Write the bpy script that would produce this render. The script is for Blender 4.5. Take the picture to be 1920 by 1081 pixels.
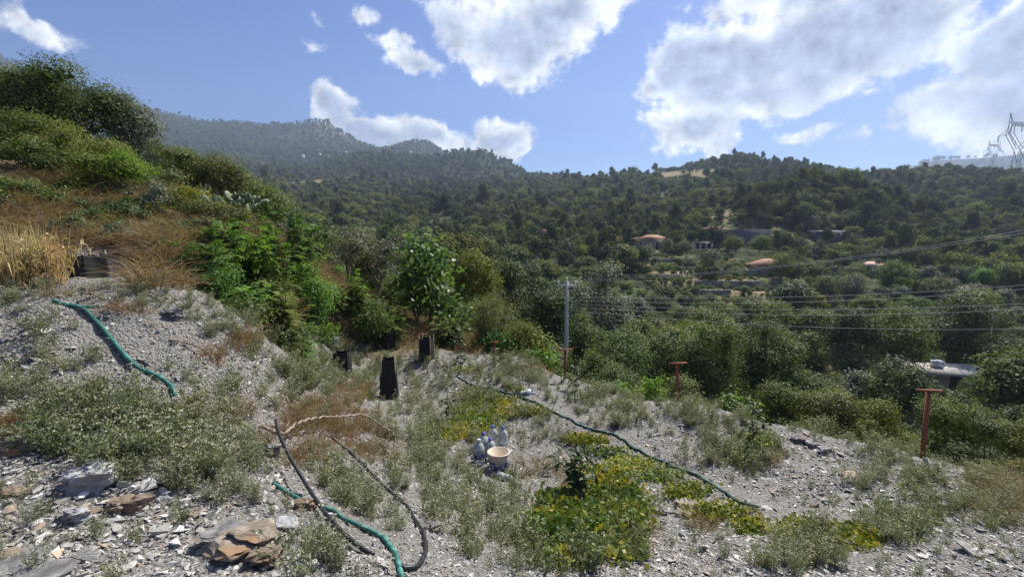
import bpy, bmesh, math
import numpy as np
from mathutils import Vector, Matrix

for o in list(bpy.data.objects):
    bpy.data.objects.remove(o, do_unlink=True)
scene = bpy.context.scene
COL = scene.collection

# ------------------------------------------------------------------ camera
F_PX = 880.0                     # focal length in pixels of the 1920 px wide photograph
PITCH = math.radians(5.8)        # looking slightly down
EYE = 3.1                        # eye height above the lower terrace (z = 0)
cam_d = bpy.data.cameras.new('camera')
cam = bpy.data.objects.new('camera', cam_d)
COL.objects.link(cam)
cam_d.sensor_width = 36.0
cam_d.lens = 36.0 * F_PX / 1920.0
cam_d.clip_start = 0.05
cam_d.clip_end = 20000
cam.location = (0, 0, EYE)
cam.rotation_euler = (math.pi / 2 - PITCH, 0, 0)
scene.camera = cam

# ------------------------------------------------------------------ light
SUN_AZ = math.radians(36)        # from straight ahead (+Y) towards the right (+X)
SUN_EL = math.radians(49)
SKY_STRENGTH = 0.062
sd = bpy.data.lights.new('sun', 'SUN')
sd.energy = 5.0
sd.angle = math.radians(0.5)
sd.color = (1.0, 0.95, 0.87)
sun = bpy.data.objects.new('sun', sd)
COL.objects.link(sun)
SUN_DIR = Vector((math.sin(SUN_AZ) * math.cos(SUN_EL), math.cos(SUN_AZ) * math.cos(SUN_EL), math.sin(SUN_EL)))
sun.rotation_euler = SUN_DIR.to_track_quat('Z', 'Y').to_euler()
sun.location = (0, 0, 50)

world = bpy.data.worlds.new('World')
scene.world = world
world.use_nodes = True
vs = scene.view_settings
vs.view_transform = 'Standard'
vs.look = 'None'
vs.exposure = 1.0
vs.gamma = 1.0
vs.use_curve_mapping = False
cy = scene.cycles
cy.max_bounces = 7
cy.diffuse_bounces = 3
cy.glossy_bounces = 2
cy.transmission_bounces = 5
cy.transparent_max_bounces = 6
cy.volume_bounces = 0
cy.use_denoising = True
cy.use_adaptive_sampling = False
cy.caustics_reflective = False
cy.caustics_refractive = False


# ------------------------------------------------------------------ pixel <-> space (used to measure the place)
CP, SP = math.cos(PITCH), math.sin(PITCH)
def ray(px, py):
    u = (px - 960.0) / F_PX
    v = (540.5 - py) / F_PX
    return u, CP + v * SP, -SP + v * CP
def at(px, py, Y):
    """point seen at that pixel of the photograph, Y metres ahead"""
    dx, dy, dz = ray(px, py)
    t = Y / dy
    return np.array((dx * t, Y, EYE + dz * t))
def proj(p):
    x, y, z = p[0], p[1], p[2] - EYE
    d = y * CP - z * SP
    up = y * SP + z * CP
    return 960 + F_PX * x / d, 540.5 - F_PX * up / d
def pxm(Y):
    """metres per photo pixel at depth Y (about)"""
    return Y / F_PX


# ------------------------------------------------------------------ sky with clouds (by direction)
def nd(nt, t, **kw):
    n = nt.nodes.new(t)
    for k, v in kw.items():
        setattr(n, k, v)
    return n
def lk(nt, a, b):
    nt.links.new(a, b)
def mth(nt, op, a, b=None, c=None, clamp=False):
    n = nd(nt, 'ShaderNodeMath', operation=op)
    n.use_clamp = clamp
    for i, v in enumerate((a, b, c)):
        if v is None:
            continue
        if isinstance(v, (int, float)):
            n.inputs[i].default_value = v
        else:
            lk(nt, v, n.inputs[i])
    return n.outputs[0]
def smooth(nt, x, lo, hi):
    n = nd(nt, 'ShaderNodeMapRange', interpolation_type='SMOOTHSTEP')
    lk(nt, x, n.inputs['Value'])
    n.inputs['From Min'].default_value = lo
    n.inputs['From Max'].default_value = hi
    return n.outputs['Result']
def noise(nt, vec, scale, detail=4, rough=0.55, out='Fac', dist=0.0):
    n = nd(nt, 'ShaderNodeTexNoise')
    if vec is not None:
        lk(nt, vec, n.inputs['Vector'])
    n.inputs['Scale'].default_value = scale
    n.inputs['Detail'].default_value = detail
    n.inputs['Roughness'].default_value = rough
    n.inputs['Distortion'].default_value = dist
    return n.outputs[out]
def mixc(nt, f, a, b, blend='MIX'):
    n = nd(nt, 'ShaderNodeMix', data_type='RGBA', blend_type=blend)
    for s, v in ((n.inputs[0], f), (n.inputs[6], a), (n.inputs[7], b)):
        if isinstance(v, (int, float)):
            s.default_value = v
        elif isinstance(v, tuple):
            s.default_value = (*v, 1.0) if len(v) == 3 else v
        else:
            lk(nt, v, s)
    return n.outputs[2]

def build_sky():
    nt = world.node_tree
    nt.nodes.clear()
    out = nd(nt, 'ShaderNodeOutputWorld')
    bg = nd(nt, 'ShaderNodeBackground')
    bg.inputs['Strength'].default_value = SKY_STRENGTH
    lk(nt, bg.outputs[0], out.inputs['Surface'])
    sky = nd(nt, 'ShaderNodeTexSky', sky_type='NISHITA')
    sky.sun_disc = False
    sky.sun_elevation = SUN_EL
    sky.sun_rotation = SUN_AZ
    sky.altitude = 300
    sky.air_density = 1.0
    sky.dust_density = 0.5
    sky.ozone_density = 3.0
    tc = nd(nt, 'ShaderNodeTexCoord')
    D = tc.outputs['Generated']
    # clouds: warped ellipses of direction
    def warp(vec, scale, amp, detail):
        c = noise(nt, vec, scale, detail, 0.6, 'Color')
        s = nd(nt, 'ShaderNodeVectorMath', operation='SUBTRACT')
        lk(nt, c, s.inputs[0]); s.inputs[1].default_value = (0.5, 0.5, 0.5)
        m = nd(nt, 'ShaderNodeVectorMath', operation='SCALE')
        lk(nt, s.outputs[0], m.inputs[0]); m.inputs['Scale'].default_value = amp
        a = nd(nt, 'ShaderNodeVectorMath', operation='ADD')
        lk(nt, vec, a.inputs[0]); lk(nt, m.outputs[0], a.inputs[1])
        return a.outputs[0]
    W = warp(warp(D, 3.0, 0.16, 1), 10.0, 0.07, 3)
    blobs = []
    def b(px, py, rx, ry, tilt=0.0, k=1.0):
        d = np.array(ray(px, py)); d /= np.linalg.norm(d)
        blobs.append((d, rx / F_PX, ry / F_PX, tilt, k))
    # the big cloud near the top middle
    b(950, 66, 130, 84, 0, 1.0); b(1060, 25, 130, 70, 18, 1.0); b(950, 132, 60, 28, 0, .6); b(1000, -40, 200, 70, 0, 1)
    # the huge bank from the middle to the top right
    b(1290, 120, 110, 75, 10, 1); b(1420, 110, 190, 105, 16, 1.15); b(1570, 85, 180, 95, 14, 1.15)
    b(1690, 30, 90, 76, 20, 1); b(1220, 165, 70, 36, 8, .8); b(1420, 165, 130, 45, 8, .9); b(1560, -70, 230, 60, 0, 1)
    # under it
    b(1300, 258, 120, 56, 5, .9); b(1250, 240, 55, 36, 0, .7); b(1360, 280, 70, 34, 0, .6)
    # far right
    b(1910, 110, 84, 76, 35, 1.0); b(1850, 215, 140, 52, 8, .9); b(1975, 30, 80, 56, 30, .9); b(1930, 235, 110, 50, 0, .8)
    # low on the mountains
    b(650, 195, 60, 44, -20, .85); b(735, 228, 100, 36, -8, .9); b(800, 240, 80, 32, 0, .8); b(925, 238, 88, 52, 0, .95); b(960, 262, 50, 34, 0, .7)
    # small ones
    b(735, 78, 52, 26, -10, .5); b(790, 130, 62, 24, -12, .6); b(703, 25, 30, 22, -30, .4); b(598, 28, 30, 14, -20, .3)
    b(30, 12, 75, 26, -8, .5); b(1525, 268, 46, 22, 0, .4); b(1610, 276, 60, 12, 8, .3); b(1610, 200, 34, 10, 15, .25); b(590, 80, 34, 11, 0, .2)
    # the same kind of sky on all other sides
    g = np.random.default_rng(5)
    for k in range(9):
        az = math.radians(70 + 220 * (k + .5) / 9 + g.uniform(-8, 8)); el = math.radians(g.uniform(8, 45))
        blobs.append((np.array((math.sin(az) * math.cos(el), math.cos(az) * math.cos(el), math.sin(el))), g.uniform(.14, .3), g.uniform(.06, .13), g.uniform(-15, 15), g.uniform(.8, 1)))
    for az, el, r in ((20, 62, .2), (-50, 55, .16), (80, 66, .22), (180, 72, .2)):
        az, el = math.radians(az), math.radians(el)
        blobs.append((np.array((math.sin(az) * math.cos(el), math.cos(az) * math.cos(el), math.sin(el))), r * 1.4, r, 10, 1))
    tot = None
    for d, rx, ry, tilt, k in blobs:
        R = Vector(d).to_track_quat('Y', 'Z').to_matrix()      # local y = direction, z = up
        R = R @ Matrix.Rotation(math.radians(-tilt), 3, 'Y')
        m = nd(nt, 'ShaderNodeMapping', vector_type='TEXTURE')
        lk(nt, W, m.inputs['Vector'])
        m.inputs['Location'].default_value = tuple(d)
        m.inputs['Rotation'].default_value = tuple(R.to_euler())
        m.inputs['Scale'].default_value = (rx, 0.5, ry)
        L = nd(nt, 'ShaderNodeVectorMath', operation='LENGTH')
        lk(nt, m.outputs[0], L.inputs[0])
        v = mth(nt, 'MULTIPLY_ADD', L.outputs['Value'], -k, k)      # k * (1 - r)
        tot = v if tot is None else mth(nt, 'SMOOTH_MAX', tot, v, 0.22)
    n1 = noise(nt, D, 20, 7, 0.66)
    n2 = noise(nt, D, 6, 2, 0.55)
    dens = mth(nt, 'ADD', tot, mth(nt, 'MULTIPLY_ADD', n1, 0.95, -0.475))
    dens = mth(nt, 'ADD', dens, mth(nt, 'MULTIPLY_ADD', n2, 0.5, -0.41))
    cov = smooth(nt, dens, -0.06, 0.22)
    # light through the cloud: thin rims bright, deep bellies grey-blue; relief from the billows a little way towards the sun
    off = nd(nt, 'ShaderNodeVectorMath', operation='ADD')
    lk(nt, D, off.inputs[0]); off.inputs[1].default_value = tuple(0.022 * SUN_DIR)
    n3 = noise(nt, off.outputs[0], 20, 4, 0.6)
    n4 = noise(nt, D, 20, 4, 0.6)
    rel = mth(nt, 'SUBTRACT', n4, n3)
    thick = mth(nt, 'ADD', dens, mth(nt, 'MULTIPLY_ADD', n2, 0.9, -0.45))
    belly = smooth(nt, thick, 0.08, 0.62)
    lum = mth(nt, 'MULTIPLY_ADD', rel, 1.9, 1.0)
    S = 1.0 / SKY_STRENGTH
    ccol = mixc(nt, belly, tuple(S * v for v in (0.60, 0.61, 0.62)), tuple(S * v for v in (0.235, 0.275, 0.36)))
    ccol = mixc(nt, 1.0, ccol, lum, 'MULTIPLY')
    hs = nd(nt, 'ShaderNodeHueSaturation'); hs.inputs['Saturation'].default_value = 1.32; hs.inputs['Hue'].default_value = 0.518
    lk(nt, sky.outputs[0], hs.inputs['Color'])
    fin = mixc(nt, mth(nt, 'MULTIPLY', cov, 0.96), hs.outputs[0], ccol)
    lk(nt, fin, bg.inputs['Color'])
build_sky()
world.cycles.sampling_method = 'MANUAL'
world.cycles.sample_map_resolution = 256


# ------------------------------------------------------------------ numeric helpers
RNG = np.random.default_rng(11)
def _hash(ix, iy, s):
    h = (ix * 374761393 + iy * 668265263 + s * 974634777) & 0x7fffffff
    h = ((h ^ (h >> 13)) * 1274126177) & 0x7fffffff
    return ((h ^ (h >> 16)) & 0xffff) / 65535.0
def vnoise(x, y, s=0):
    x = np.asarray(x, float); y = np.asarray(y, float)
    ix = np.floor(x).astype(np.int64); iy = np.floor(y).astype(np.int64)
    fx = x - ix; fy = y - iy
    fx = fx * fx * (3 - 2 * fx); fy = fy * fy * (3 - 2 * fy)
    a = _hash(ix, iy, s); b = _hash(ix + 1, iy, s); c = _hash(ix, iy + 1, s); d = _hash(ix + 1, iy + 1, s)
    return (a + (b - a) * fx) * (1 - fy) + (c + (d - c) * fx) * fy - 0.5
def fbm(x, y, s=0, o=4):
    t = 0; a = 1.0
    for k in range(o):
        t = t + a * vnoise(x * 2 ** k + 17.3 * k, y * 2 ** k - 9.1 * k, s + k); a *= 0.5
    return t
def sstep(x, a, b):
    t = np.clip((x - a) / (b - a), 0, 1)
    return t * t * (3 - 2 * t)

# ------------------------------------------------------------------ the lie of the land
# far country: rows = columns of the view (as x / Y), cols = depth Y, values = height of the soil
TU = (np.array([-500, 0, 200, 400, 600, 700, 800, 900, 950, 1000, 1200, 1400, 1600, 1750, 1920, 2300]) - 960) / F_PX
TY = np.array([16, 22, 35, 55, 75, 100, 150, 220, 300, 450, 600, 800, 1100, 1450, 1900, 2600, 4000.])
TZ = np.array([
    #16   22   35   55    75   100   150   220   300   450   600   800   1100  1450  1900  2600  4000
    [7.5, 10.5, 16, 24,   32,  42,   60,   84,   112,  160,  208,  272,  370,  520,  740,  750,  750],    # -500
    [6.0, 8.8, 13,  19,   25,  32,   46,   65,   86,   126,  167,  222,  318,  480,  735,  745,  745],    # 0
    [5.4, 7.2, 9.0, 11.5, 14,  17,   24,   35,   48,   78,   110,  155,  235,  365,  580,  580,  560],    # 200
    [4.4, 4.6, 4.2, 4.0,  4.5, 6,    10,   18,   30,   55,   85,   125,  195,  300,  478,  470,  400],    # 400
    [2.2, 1.6, -.8, -4,   -5,  -4,   0,    8,    20,   44,   72,   108,  165,  268,  446,  410,  300],    # 600
    [0.8, 0.2, -2.5, -6,  -7,  -6,   -2,   7,    18,   41,   68,   102,  196,  245,  372,  340,  250],    # 700
    [0.3, -0.8, -4.5, -8, -9,  -7,   -2,   6,    17,   40,   66,   98,   193,  235,  382,  320,  220],    # 800
    [0.0, -1.2, -5.8, -9, -10, -8,   -2,   6,    18,   41,   66,   98,   208,  200,  240,  220,  160],    # 900
    [-.4, -1.8, -6.3, -9.5, -10, -8, -1.5, 6.5,  18.5, 42,   68,   100,  180,  160,  150,  150,  140],    # 950
    [-0.8, -2.4, -7.0, -10, -10.5, -7.5, -1, 7.5, 20, 44,   71,   104,  148,  120,  120,  120,  120],    # 1000
    [-3.0, -5.0, -9.5, -12.5, -11, -6, 0.5, 10,  25,   54,   86,   100,  100,  100,  110,  120,  140],    # 1200
    [-4.0, -6.5, -11, -14, -13, -8, 1.0,   15,   29,   66,   104,  98,   90,   90,   110,  140,  200],    # 1400
    [-5.0, -7.5, -12, -14.5, -14, -10.5, -1.0, 16, 24, 62,   82,   80,   80,   90,   130,  330,  420],    # 1600
    [-5.5, -8.0, -12.5, -15, -14.5, -11, -2, 10,  27,  66,   76,   70,   70,   90,   150,  437,  585],    # 1750
    [-6.0, -8.5, -13, -15, -15, -11, -1,   13,   30,   60,   66,   60,   70,   90,   160,  470,  620],    # 1920
    [-6.5, -9,  -13, -15, -15, -11, 0,     14,   31,   58,   62,   60,   70,   90,   170,  480,  640],    # 2300
])
def table(x, y):
    x = np.asarray(x, float); y = np.asarray(y, float)
    yy = np.clip(y, TY[0], TY[-1]); u = np.clip(x / yy, TU[0], TU[-1] - 1e-6)
    ly = np.log(yy); LY = np.log(TY)
    i = np.clip(np.searchsorted(TU, u, 'right') - 1, 0, len(TU) - 2)
    j = np.clip(np.searchsorted(LY, ly, 'right') - 1, 0, len(TY) - 2)
    fu = (u - TU[i]) / (TU[i + 1] - TU[i]); fy = (ly - LY[j]) / (LY[j + 1] - LY[j])
    fu = fu * fu * (3 - 2 * fu) * .6 + fu * .4
    z = (TZ[i, j] * (1 - fu) + TZ[i + 1, j] * fu) * (1 - fy) + (TZ[i, j + 1] * (1 - fu) + TZ[i + 1, j + 1] * fu) * fy
    z = z + fbm(x / (0.10 * yy + 4), yy / (0.16 * yy + 4) * 3, 3, 3) * 0.012 * np.clip(yy - 25, 0, 900)
    hump = 1.0 * np.exp(-((u - 0.64) / 0.17) ** 2 - ((np.log(yy) - math.log(215)) / 0.16) ** 2)
    far = np.exp(-((ly - math.log(1900)) / .10) ** 2)
    peak = 26 * np.exp(-((u + .392) / .065) ** 2) + 16 * np.exp(-((u + .18) / .06) ** 2) - 12 * np.exp(-((u + .27) / .04) ** 2)
    return z + 13 * hump + peak * far

NEAR = [  # px, py, Y of soil seen in the photograph
    (0, 1075, 1.9), (200, 1060, 2.0), (450, 1060, 2.1), (650, 1060, 2.25), (800, 1060, 2.45), (1000, 1060, 2.9), (1250, 1060, 3.2),
    (1500, 1060, 3.4), (1900, 1060, 3.6), (50, 850, 2.9), (50, 700, 3.7), (50, 600, 4.2), (105, 570, 4.5), (0, 545, 5), (165, 542, 7.0),
    (300, 535, 7), (330, 560, 5.2), (430, 600, 5.3), (325, 740, 3.8), (480, 650, 5.4), (520, 700, 5.3), (560, 760, 5.2), (500, 900, 3.3),
    (600, 900, 3.7), (700, 900, 4.3), (620, 830, 5), (700, 800, 6), (640, 740, 7), (730, 742, 8.8), (643, 705, 9.8), (560, 690, 8.0),
    (530, 640, 8.5), (600, 640, 11), (800, 677, 11.5), (732, 662, 12), (680, 640, 12.5), (930, 880, 6.0), (800, 850, 5.6), (860, 950, 4.4),
    (900, 1000, 3.6), (1100, 900, 5.5), (1250, 950, 4.6), (1420, 950, 4.8), (1600, 1000, 4.2), (1850, 1000, 4.4), (1300, 850, 6.4),
    (1500, 850, 6.5), (1743, 866, 6.3), (1640, 830, 7), (1480, 795, 7.6), (1280, 755, 8.7), (1100, 760, 8.6), (1000, 760, 8.5),
    (900, 720, 9.8), (1060, 705, 10.4), (980, 675, 11.5), (880, 660, 12.3), (1880, 900, 6.1), (300, 880, 2.8), (250, 960, 2.4),
    (100, 430, 9.5), (250, 430, 10.5), (400, 430, 11), (420, 480, 9), (400, 560, 7), (150, 340, 12.5), (0, 330, 11), (300, 350, 14),
    (450, 420, 13), (560, 500, 12), (560, 600, 9.5), (640, 560, 13),
]
def _controls():
    P = [at(*c) for c in NEAR]
    P += [np.array(p, float) for p in ((0, 0, 1.5), (-2, -2, 1.75), (2, -2, 1.1), (-7, -2, 2.3), (7, -2, .3), (-9, 3, 2.8), (-13, 6, 3.8), (-14, 0, 3.4), (12, 0, -1.2), (-16, -3, 4))]
    # beyond the lip of the terrace the ground falls away
    n = np.array((.62, .78))
    for c in ((980, 675, 11.5), (1060, 705, 10.4), (1280, 755, 8.7), (1480, 795, 7.6), (1640, 830, 7), (1743, 866, 6.3), (1880, 900, 6.1)):
        e = at(*c)
        for d, dz in ((1.6, -1.1), (3.5, -2.9), (6, -4.4)):
            if e[1] + n[1] * d < 15.5:
                P.append(np.array((e[0] + n[0] * d, e[1] + n[1] * d, e[2] + dz)))
    P += [np.array(p, float) for p in ((9, 4.5, -.6), (11, 5, -2.2), (14, 7, -5), (16, 12, -6))]
    for px in (-200, 0, 150, 300, 450, 600, 700, 800, 900, 1000, 1150, 1300, 1500, 1700, 1900, 2100):
        for Y in (17.5, 21, 25):
            x = (px - 960) / F_PX * Y
            P.append(np.array((x, Y, float(table(x, Y)))))
    return np.array(P)
CT = _controls()
def _tps_solve(C):
    n = len(C)
    d2 = ((C[:, None, :2] - C[None, :, :2]) ** 2).sum(-1)
    K = 0.5 * d2 * np.log(d2 + 1e-9) + np.eye(n) * 0.25
    A = np.zeros((n + 3, n + 3)); A[:n, :n] = K
    A[:n, n] = 1; A[:n, n + 1:] = C[:, :2]; A[n, :n] = 1; A[n + 1:, :n] = C[:, :2].T
    return np.linalg.solve(A, np.concatenate([C[:, 2], np.zeros(3)]))
CW = _tps_solve(CT)
def tps(x, y):
    r = np.full(x.shape, CW[-3]) + CW[-2] * x + CW[-1] * y
    for (cx, cy_, _), w in zip(CT, CW[:-3]):
        d2 = (x - cx) ** 2 + (y - cy_) ** 2 + 1e-9
        r += w * 0.5 * d2 * np.log(d2)
    return r
GX0, GX1, GY0, GY1, GS = -24.0, 24.0, -4.0, 24.0, 0.10
_gx = np.arange(GX0, GX1 + GS / 2, GS); _gy = np.arange(GY0, GY1 + GS / 2, GS)
_X, _Y = np.meshgrid(_gx, _gy)
_Z = tps(_X, _Y)
_b = sstep(_Y, 15, 20)
_Z = _Z * (1 - _b) + table(_X, np.maximum(_Y, 16)) * _b
_Z += fbm(_X * .9, _Y * .9, 40, 3) * .13 * sstep(np.hypot(_X, _Y), 1.0, 4.0) + fbm(_X * 3, _Y * 3, 50, 2) * .045
def height(x, y):
    x = np.asarray(x, float); y = np.asarray(y, float)
    fx = np.clip((x - GX0) / GS, 0, len(_gx) - 1.001); fy = np.clip((y - GY0) / GS, 0, len(_gy) - 1.001)
    i = fx.astype(int); j = fy.astype(int); fx = fx - i; fy = fy - j
    zn = (_Z[j, i] * (1 - fx) + _Z[j, i + 1] * fx) * (1 - fy) + (_Z[j + 1, i] * (1 - fx) + _Z[j + 1, i + 1] * fx) * fy
    zf = table(x, np.maximum(y, 16))
    b = np.maximum(sstep(y, 19.5, 22), sstep(np.abs(x), 21, 23.5) * sstep(y, 15, 17))
    return zn * (1 - b) + zf * b
def hz(x, y):
    return float(height(np.array([x]), np.array([y]))[0])
def ground_hits(px, py, tmax=30.0):
    """where the sight lines of those pixels meet the soil (vectorised)"""
    px = np.asarray(px, float); py = np.asarray(py, float)
    dx, dy, dz = ray(px, py)
    dx = np.broadcast_to(dx, px.shape)
    t = np.full(px.shape, 0.8); done = np.zeros(px.shape, bool)
    for k in range(400):
        z = EYE + dz * t; g = height(dx * t, dy * t)
        gap = z - g
        done |= gap < 0.006
        t = np.where(done, t, t + np.clip(gap * 0.55, 0.01, 1.2))
        if done.all():
            break
    ok = done & (t < tmax)
    x, y = dx * t, dy * t
    return np.stack([x, y, height(x, y)], -1), ok
def G(px, py):
    p, ok = ground_hits(np.array([px]), np.array([py]))
    return p[0]

# ------------------------------------------------------------------ mesh helpers
def mesh_np(name, V, F4=None, F3=None, mat=None, smooth_=False, tint=None, mats=None, midx=None):
    me = bpy.data.meshes.new(name)
    F4 = np.zeros((0, 4), int) if F4 is None else np.asarray(F4, int).reshape(-1, 4)
    F3 = np.zeros((0, 3), int) if F3 is None else np.asarray(F3, int).reshape(-1, 3)
    V = np.asarray(V, np.float32)
    me.vertices.add(len(V)); me.vertices.foreach_set('co', V.ravel())
    nl = F4.size + F3.size
    me.loops.add(nl); me.loops.foreach_set('vertex_index', np.concatenate([F4.ravel(), F3.ravel()]).astype(np.int32))
    npoly = len(F4) + len(F3)
    me.polygons.add(npoly)
    ls = np.concatenate([np.arange(len(F4)) * 4, F4.size + np.arange(len(F3)) * 3]).astype(np.int32)
    me.polygons.foreach_set('loop_start', ls)
    if smooth_:
        me.polygons.foreach_set('use_smooth', np.ones(npoly, bool))
    me.update(calc_edges=True)
    if tint is not None:
        a = me.attributes.new('tint', 'FLOAT', 'FACE'); a.data.foreach_set('value', np.asarray(tint, np.float32))
    if mats:
        for m in mats:
            me.materials.append(m)
        me.polygons.foreach_set('material_index', np.asarray(midx, np.int32))
    elif mat:
        me.materials.append(mat)
    return me
def link(name, data, parent=None, loc=None):
    o = bpy.data.objects.new(name, data)
    COL.objects.link(o)
    if parent is not None:
        o.parent = parent
    if loc is not None:
        o.location = tuple(float(v) for v in loc)
    return o
def empty(name, loc, rz=0.0):
    o = link(name, None, None, loc)
    o.rotation_euler = (0, 0, rz)
    o.empty_display_size = 0.1
    return o
def tag(o, label=None, cat=None, group=None, kind=None):
    if label: o['label'] = label
    if cat: o['category'] = cat
    if group: o['group'] = group
    if kind: o['kind'] = kind
    return o

class MB:
    """collects quads and triangles"""
    def __init__(s):
        s.V = []; s.q = []; s.t = []; s.n = 0; s.tq = []; s.tt = []
    def add(s, V, q=None, t=None, tint=0.5):
        V = np.asarray(V, float).reshape(-1, 3)
        if q is not None and len(q):
            q = np.asarray(q, int).reshape(-1, 4); s.q.append(q + s.n)
            s.tq.append(np.broadcast_to(tint, (len(q),)))
        if t is not None and len(t):
            t = np.asarray(t, int).reshape(-1, 3); s.t.append(t + s.n)
            s.tt.append(np.broadcast_to(tint, (len(t),)))
        s.V.append(V); s.n += len(V)
        return s
    def box(s, x0, x1, y0, y1, z0, z1, M=None, tint=.5):
        V = np.array([(x, y, z) for z in (z0, z1) for y in (y0, y1) for x in (x0, x1)], float)
        if M is not None:
            V = V @ np.array(M)[:3, :3].T + np.array(M)[:3, 3]
        return s.add(V, [(0, 2, 3, 1), (4, 5, 7, 6), (0, 1, 5, 4), (2, 6, 7, 3), (0, 4, 6, 2), (1, 3, 7, 5)], tint=tint)
    def tube(s, pts, rad, n=6, cap=True, tint=.5):
        P = np.asarray(pts, float); k = len(P)
        R = np.broadcast_to(np.asarray(rad, float), (k,))
        T = np.gradient(P, axis=0); T /= np.linalg.norm(T, axis=1)[:, None] + 1e-12
        up = np.array((0, 0, 1.)) if abs(T[0, 2]) < .9 else np.array((1., 0, 0))
        A = np.cross(T, up); A /= np.linalg.norm(A, axis=1)[:, None] + 1e-12
        for i in range(1, k):
            if (A[i] * A[i - 1]).sum() < 0: A[i] *= -1
        B = np.cross(T, A)
        an = np.arange(n) / n * 2 * np.pi
        V = P[:, None] + R[:, None, None] * (np.cos(an)[None, :, None] * A[:, None] + np.sin(an)[None, :, None] * B[:, None])
        i = np.arange(k - 1)[:, None] * n; j = np.arange(n)[None]; j2 = (j + 1) % n
        q = np.stack([i + j, i + j2, i + n + j2, i + n + j], -1).reshape(-1, 4)
        V = V.reshape(-1, 3); t = []
        if cap:
            V = np.vstack([V, P[0], P[-1]]); c0, c1 = k * n, k * n + 1
            for a in range(n):
                b = (a + 1) % n
                t += [(c0, b, a), (c1, (k - 1) * n + a, (k - 1) * n + b)]
        return s.add(V, q, t, tint)
    def lathe(s, prof, n=20, tint=.5, M=None):
        P = np.asarray(prof, float); k = len(P); an = np.arange(n) / n * 2 * np.pi
        V = np.stack([P[:, 0][:, None] * np.cos(an), P[:, 0][:, None] * np.sin(an), np.broadcast_to(P[:, 1][:, None], (k, n))], -1).reshape(-1, 3)
        if M is not None:
            V = V @ np.array(M)[:3, :3].T + np.array(M)[:3, 3]
        i = np.arange(k - 1)[:, None] * n; j = np.arange(n)[None]; j2 = (j + 1) % n
        q = np.stack([i + j, i + j2, i + n + j2, i + n + j], -1).reshape(-1, 4)
        return s.add(V, q, tint=tint)
    def mesh(s, name, mat, smooth_=False, with_tint=True):
        V = np.vstack(s.V)
        q = np.vstack(s.q) if s.q else None
        t = np.vstack(s.t) if s.t else None
        ti = np.concatenate((s.tq if s.q else []) + (s.tt if s.t else [])) if with_tint else None
        return mesh_np(name, V, q, t, mat, smooth_, ti)
    def build(s, name, mat, parent=None, smooth_=False, loc=None):
        return link(name, s.mesh(name, mat, smooth_), parent, loc)

# ------------------------------------------------------------------ materials
def new_mat(name):
    m = bpy.data.materials.new(name); m.use_nodes = True
    nt = m.node_tree; nt.nodes.clear()
    out = nd(nt, 'ShaderNodeOutputMaterial')
    return m, nt, out
def principled(nt, out, rough=.7, spec=.3):
    p = nd(nt, 'ShaderNodeBsdfPrincipled')
    p.inputs['Roughness'].default_value = rough
    p.inputs['Specular IOR Level'].default_value = spec
    lk(nt, p.outputs[0], out.inputs['Surface'])
    return p
def leaf_mat(name, a, b, trans=.35, rough=.6, spec=.12, var=.35, dry=None, dryamt=0.0):
    """leaf blade: colour runs a -> b from leaf to leaf, light shines through"""
    m, nt, out = new_mat(name)
    at_ = nd(nt, 'ShaderNodeAttribute', attribute_name='tint')
    oi = nd(nt, 'ShaderNodeObjectInfo')
    c = mixc(nt, at_.outputs['Fac'], a, b)
    if dry:
        w = smooth(nt, at_.outputs['Fac'], 1 - dryamt - .05, 1 - dryamt + .05)
        c = mixc(nt, w, c, dry)
    hsv = nd(nt, 'ShaderNodeHueSaturation')
    lk(nt, c, hsv.inputs['Color'])
    lk(nt, mth(nt, 'MULTIPLY_ADD', oi.outputs['Random'], var, 1 - var / 2), hsv.inputs['Value'])
    r2 = mth(nt, 'FRACT', mth(nt, 'MULTIPLY', oi.outputs['Random'], 37.7))
    lk(nt, mth(nt, 'MULTIPLY_ADD', r2, .05, .475), hsv.inputs['Hue'])
    lk(nt, mth(nt, 'MULTIPLY_ADD', r2, -.25, 1.1), hsv.inputs['Saturation'])
    p = nd(nt, 'ShaderNodeBsdfPrincipled')
    p.inputs['Roughness'].default_value = rough; p.inputs['Specular IOR Level'].default_value = spec
    lk(nt, hsv.outputs[0], p.inputs['Base Color'])
    tr = nd(nt, 'ShaderNodeBsdfTranslucent')
    lk(nt, mixc(nt, 1.0, hsv.outputs[0], (1.25, 1.3, .6), 'MULTIPLY'), tr.inputs['Color'])
    mx = nd(nt, 'ShaderNodeMixShader'); mx.inputs[0].default_value = trans
    lk(nt, p.outputs[0], mx.inputs[1]); lk(nt, tr.outputs[0], mx.inputs[2])
    lk(nt, mx.outputs[0], out.inputs['Surface'])
    return m
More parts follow.
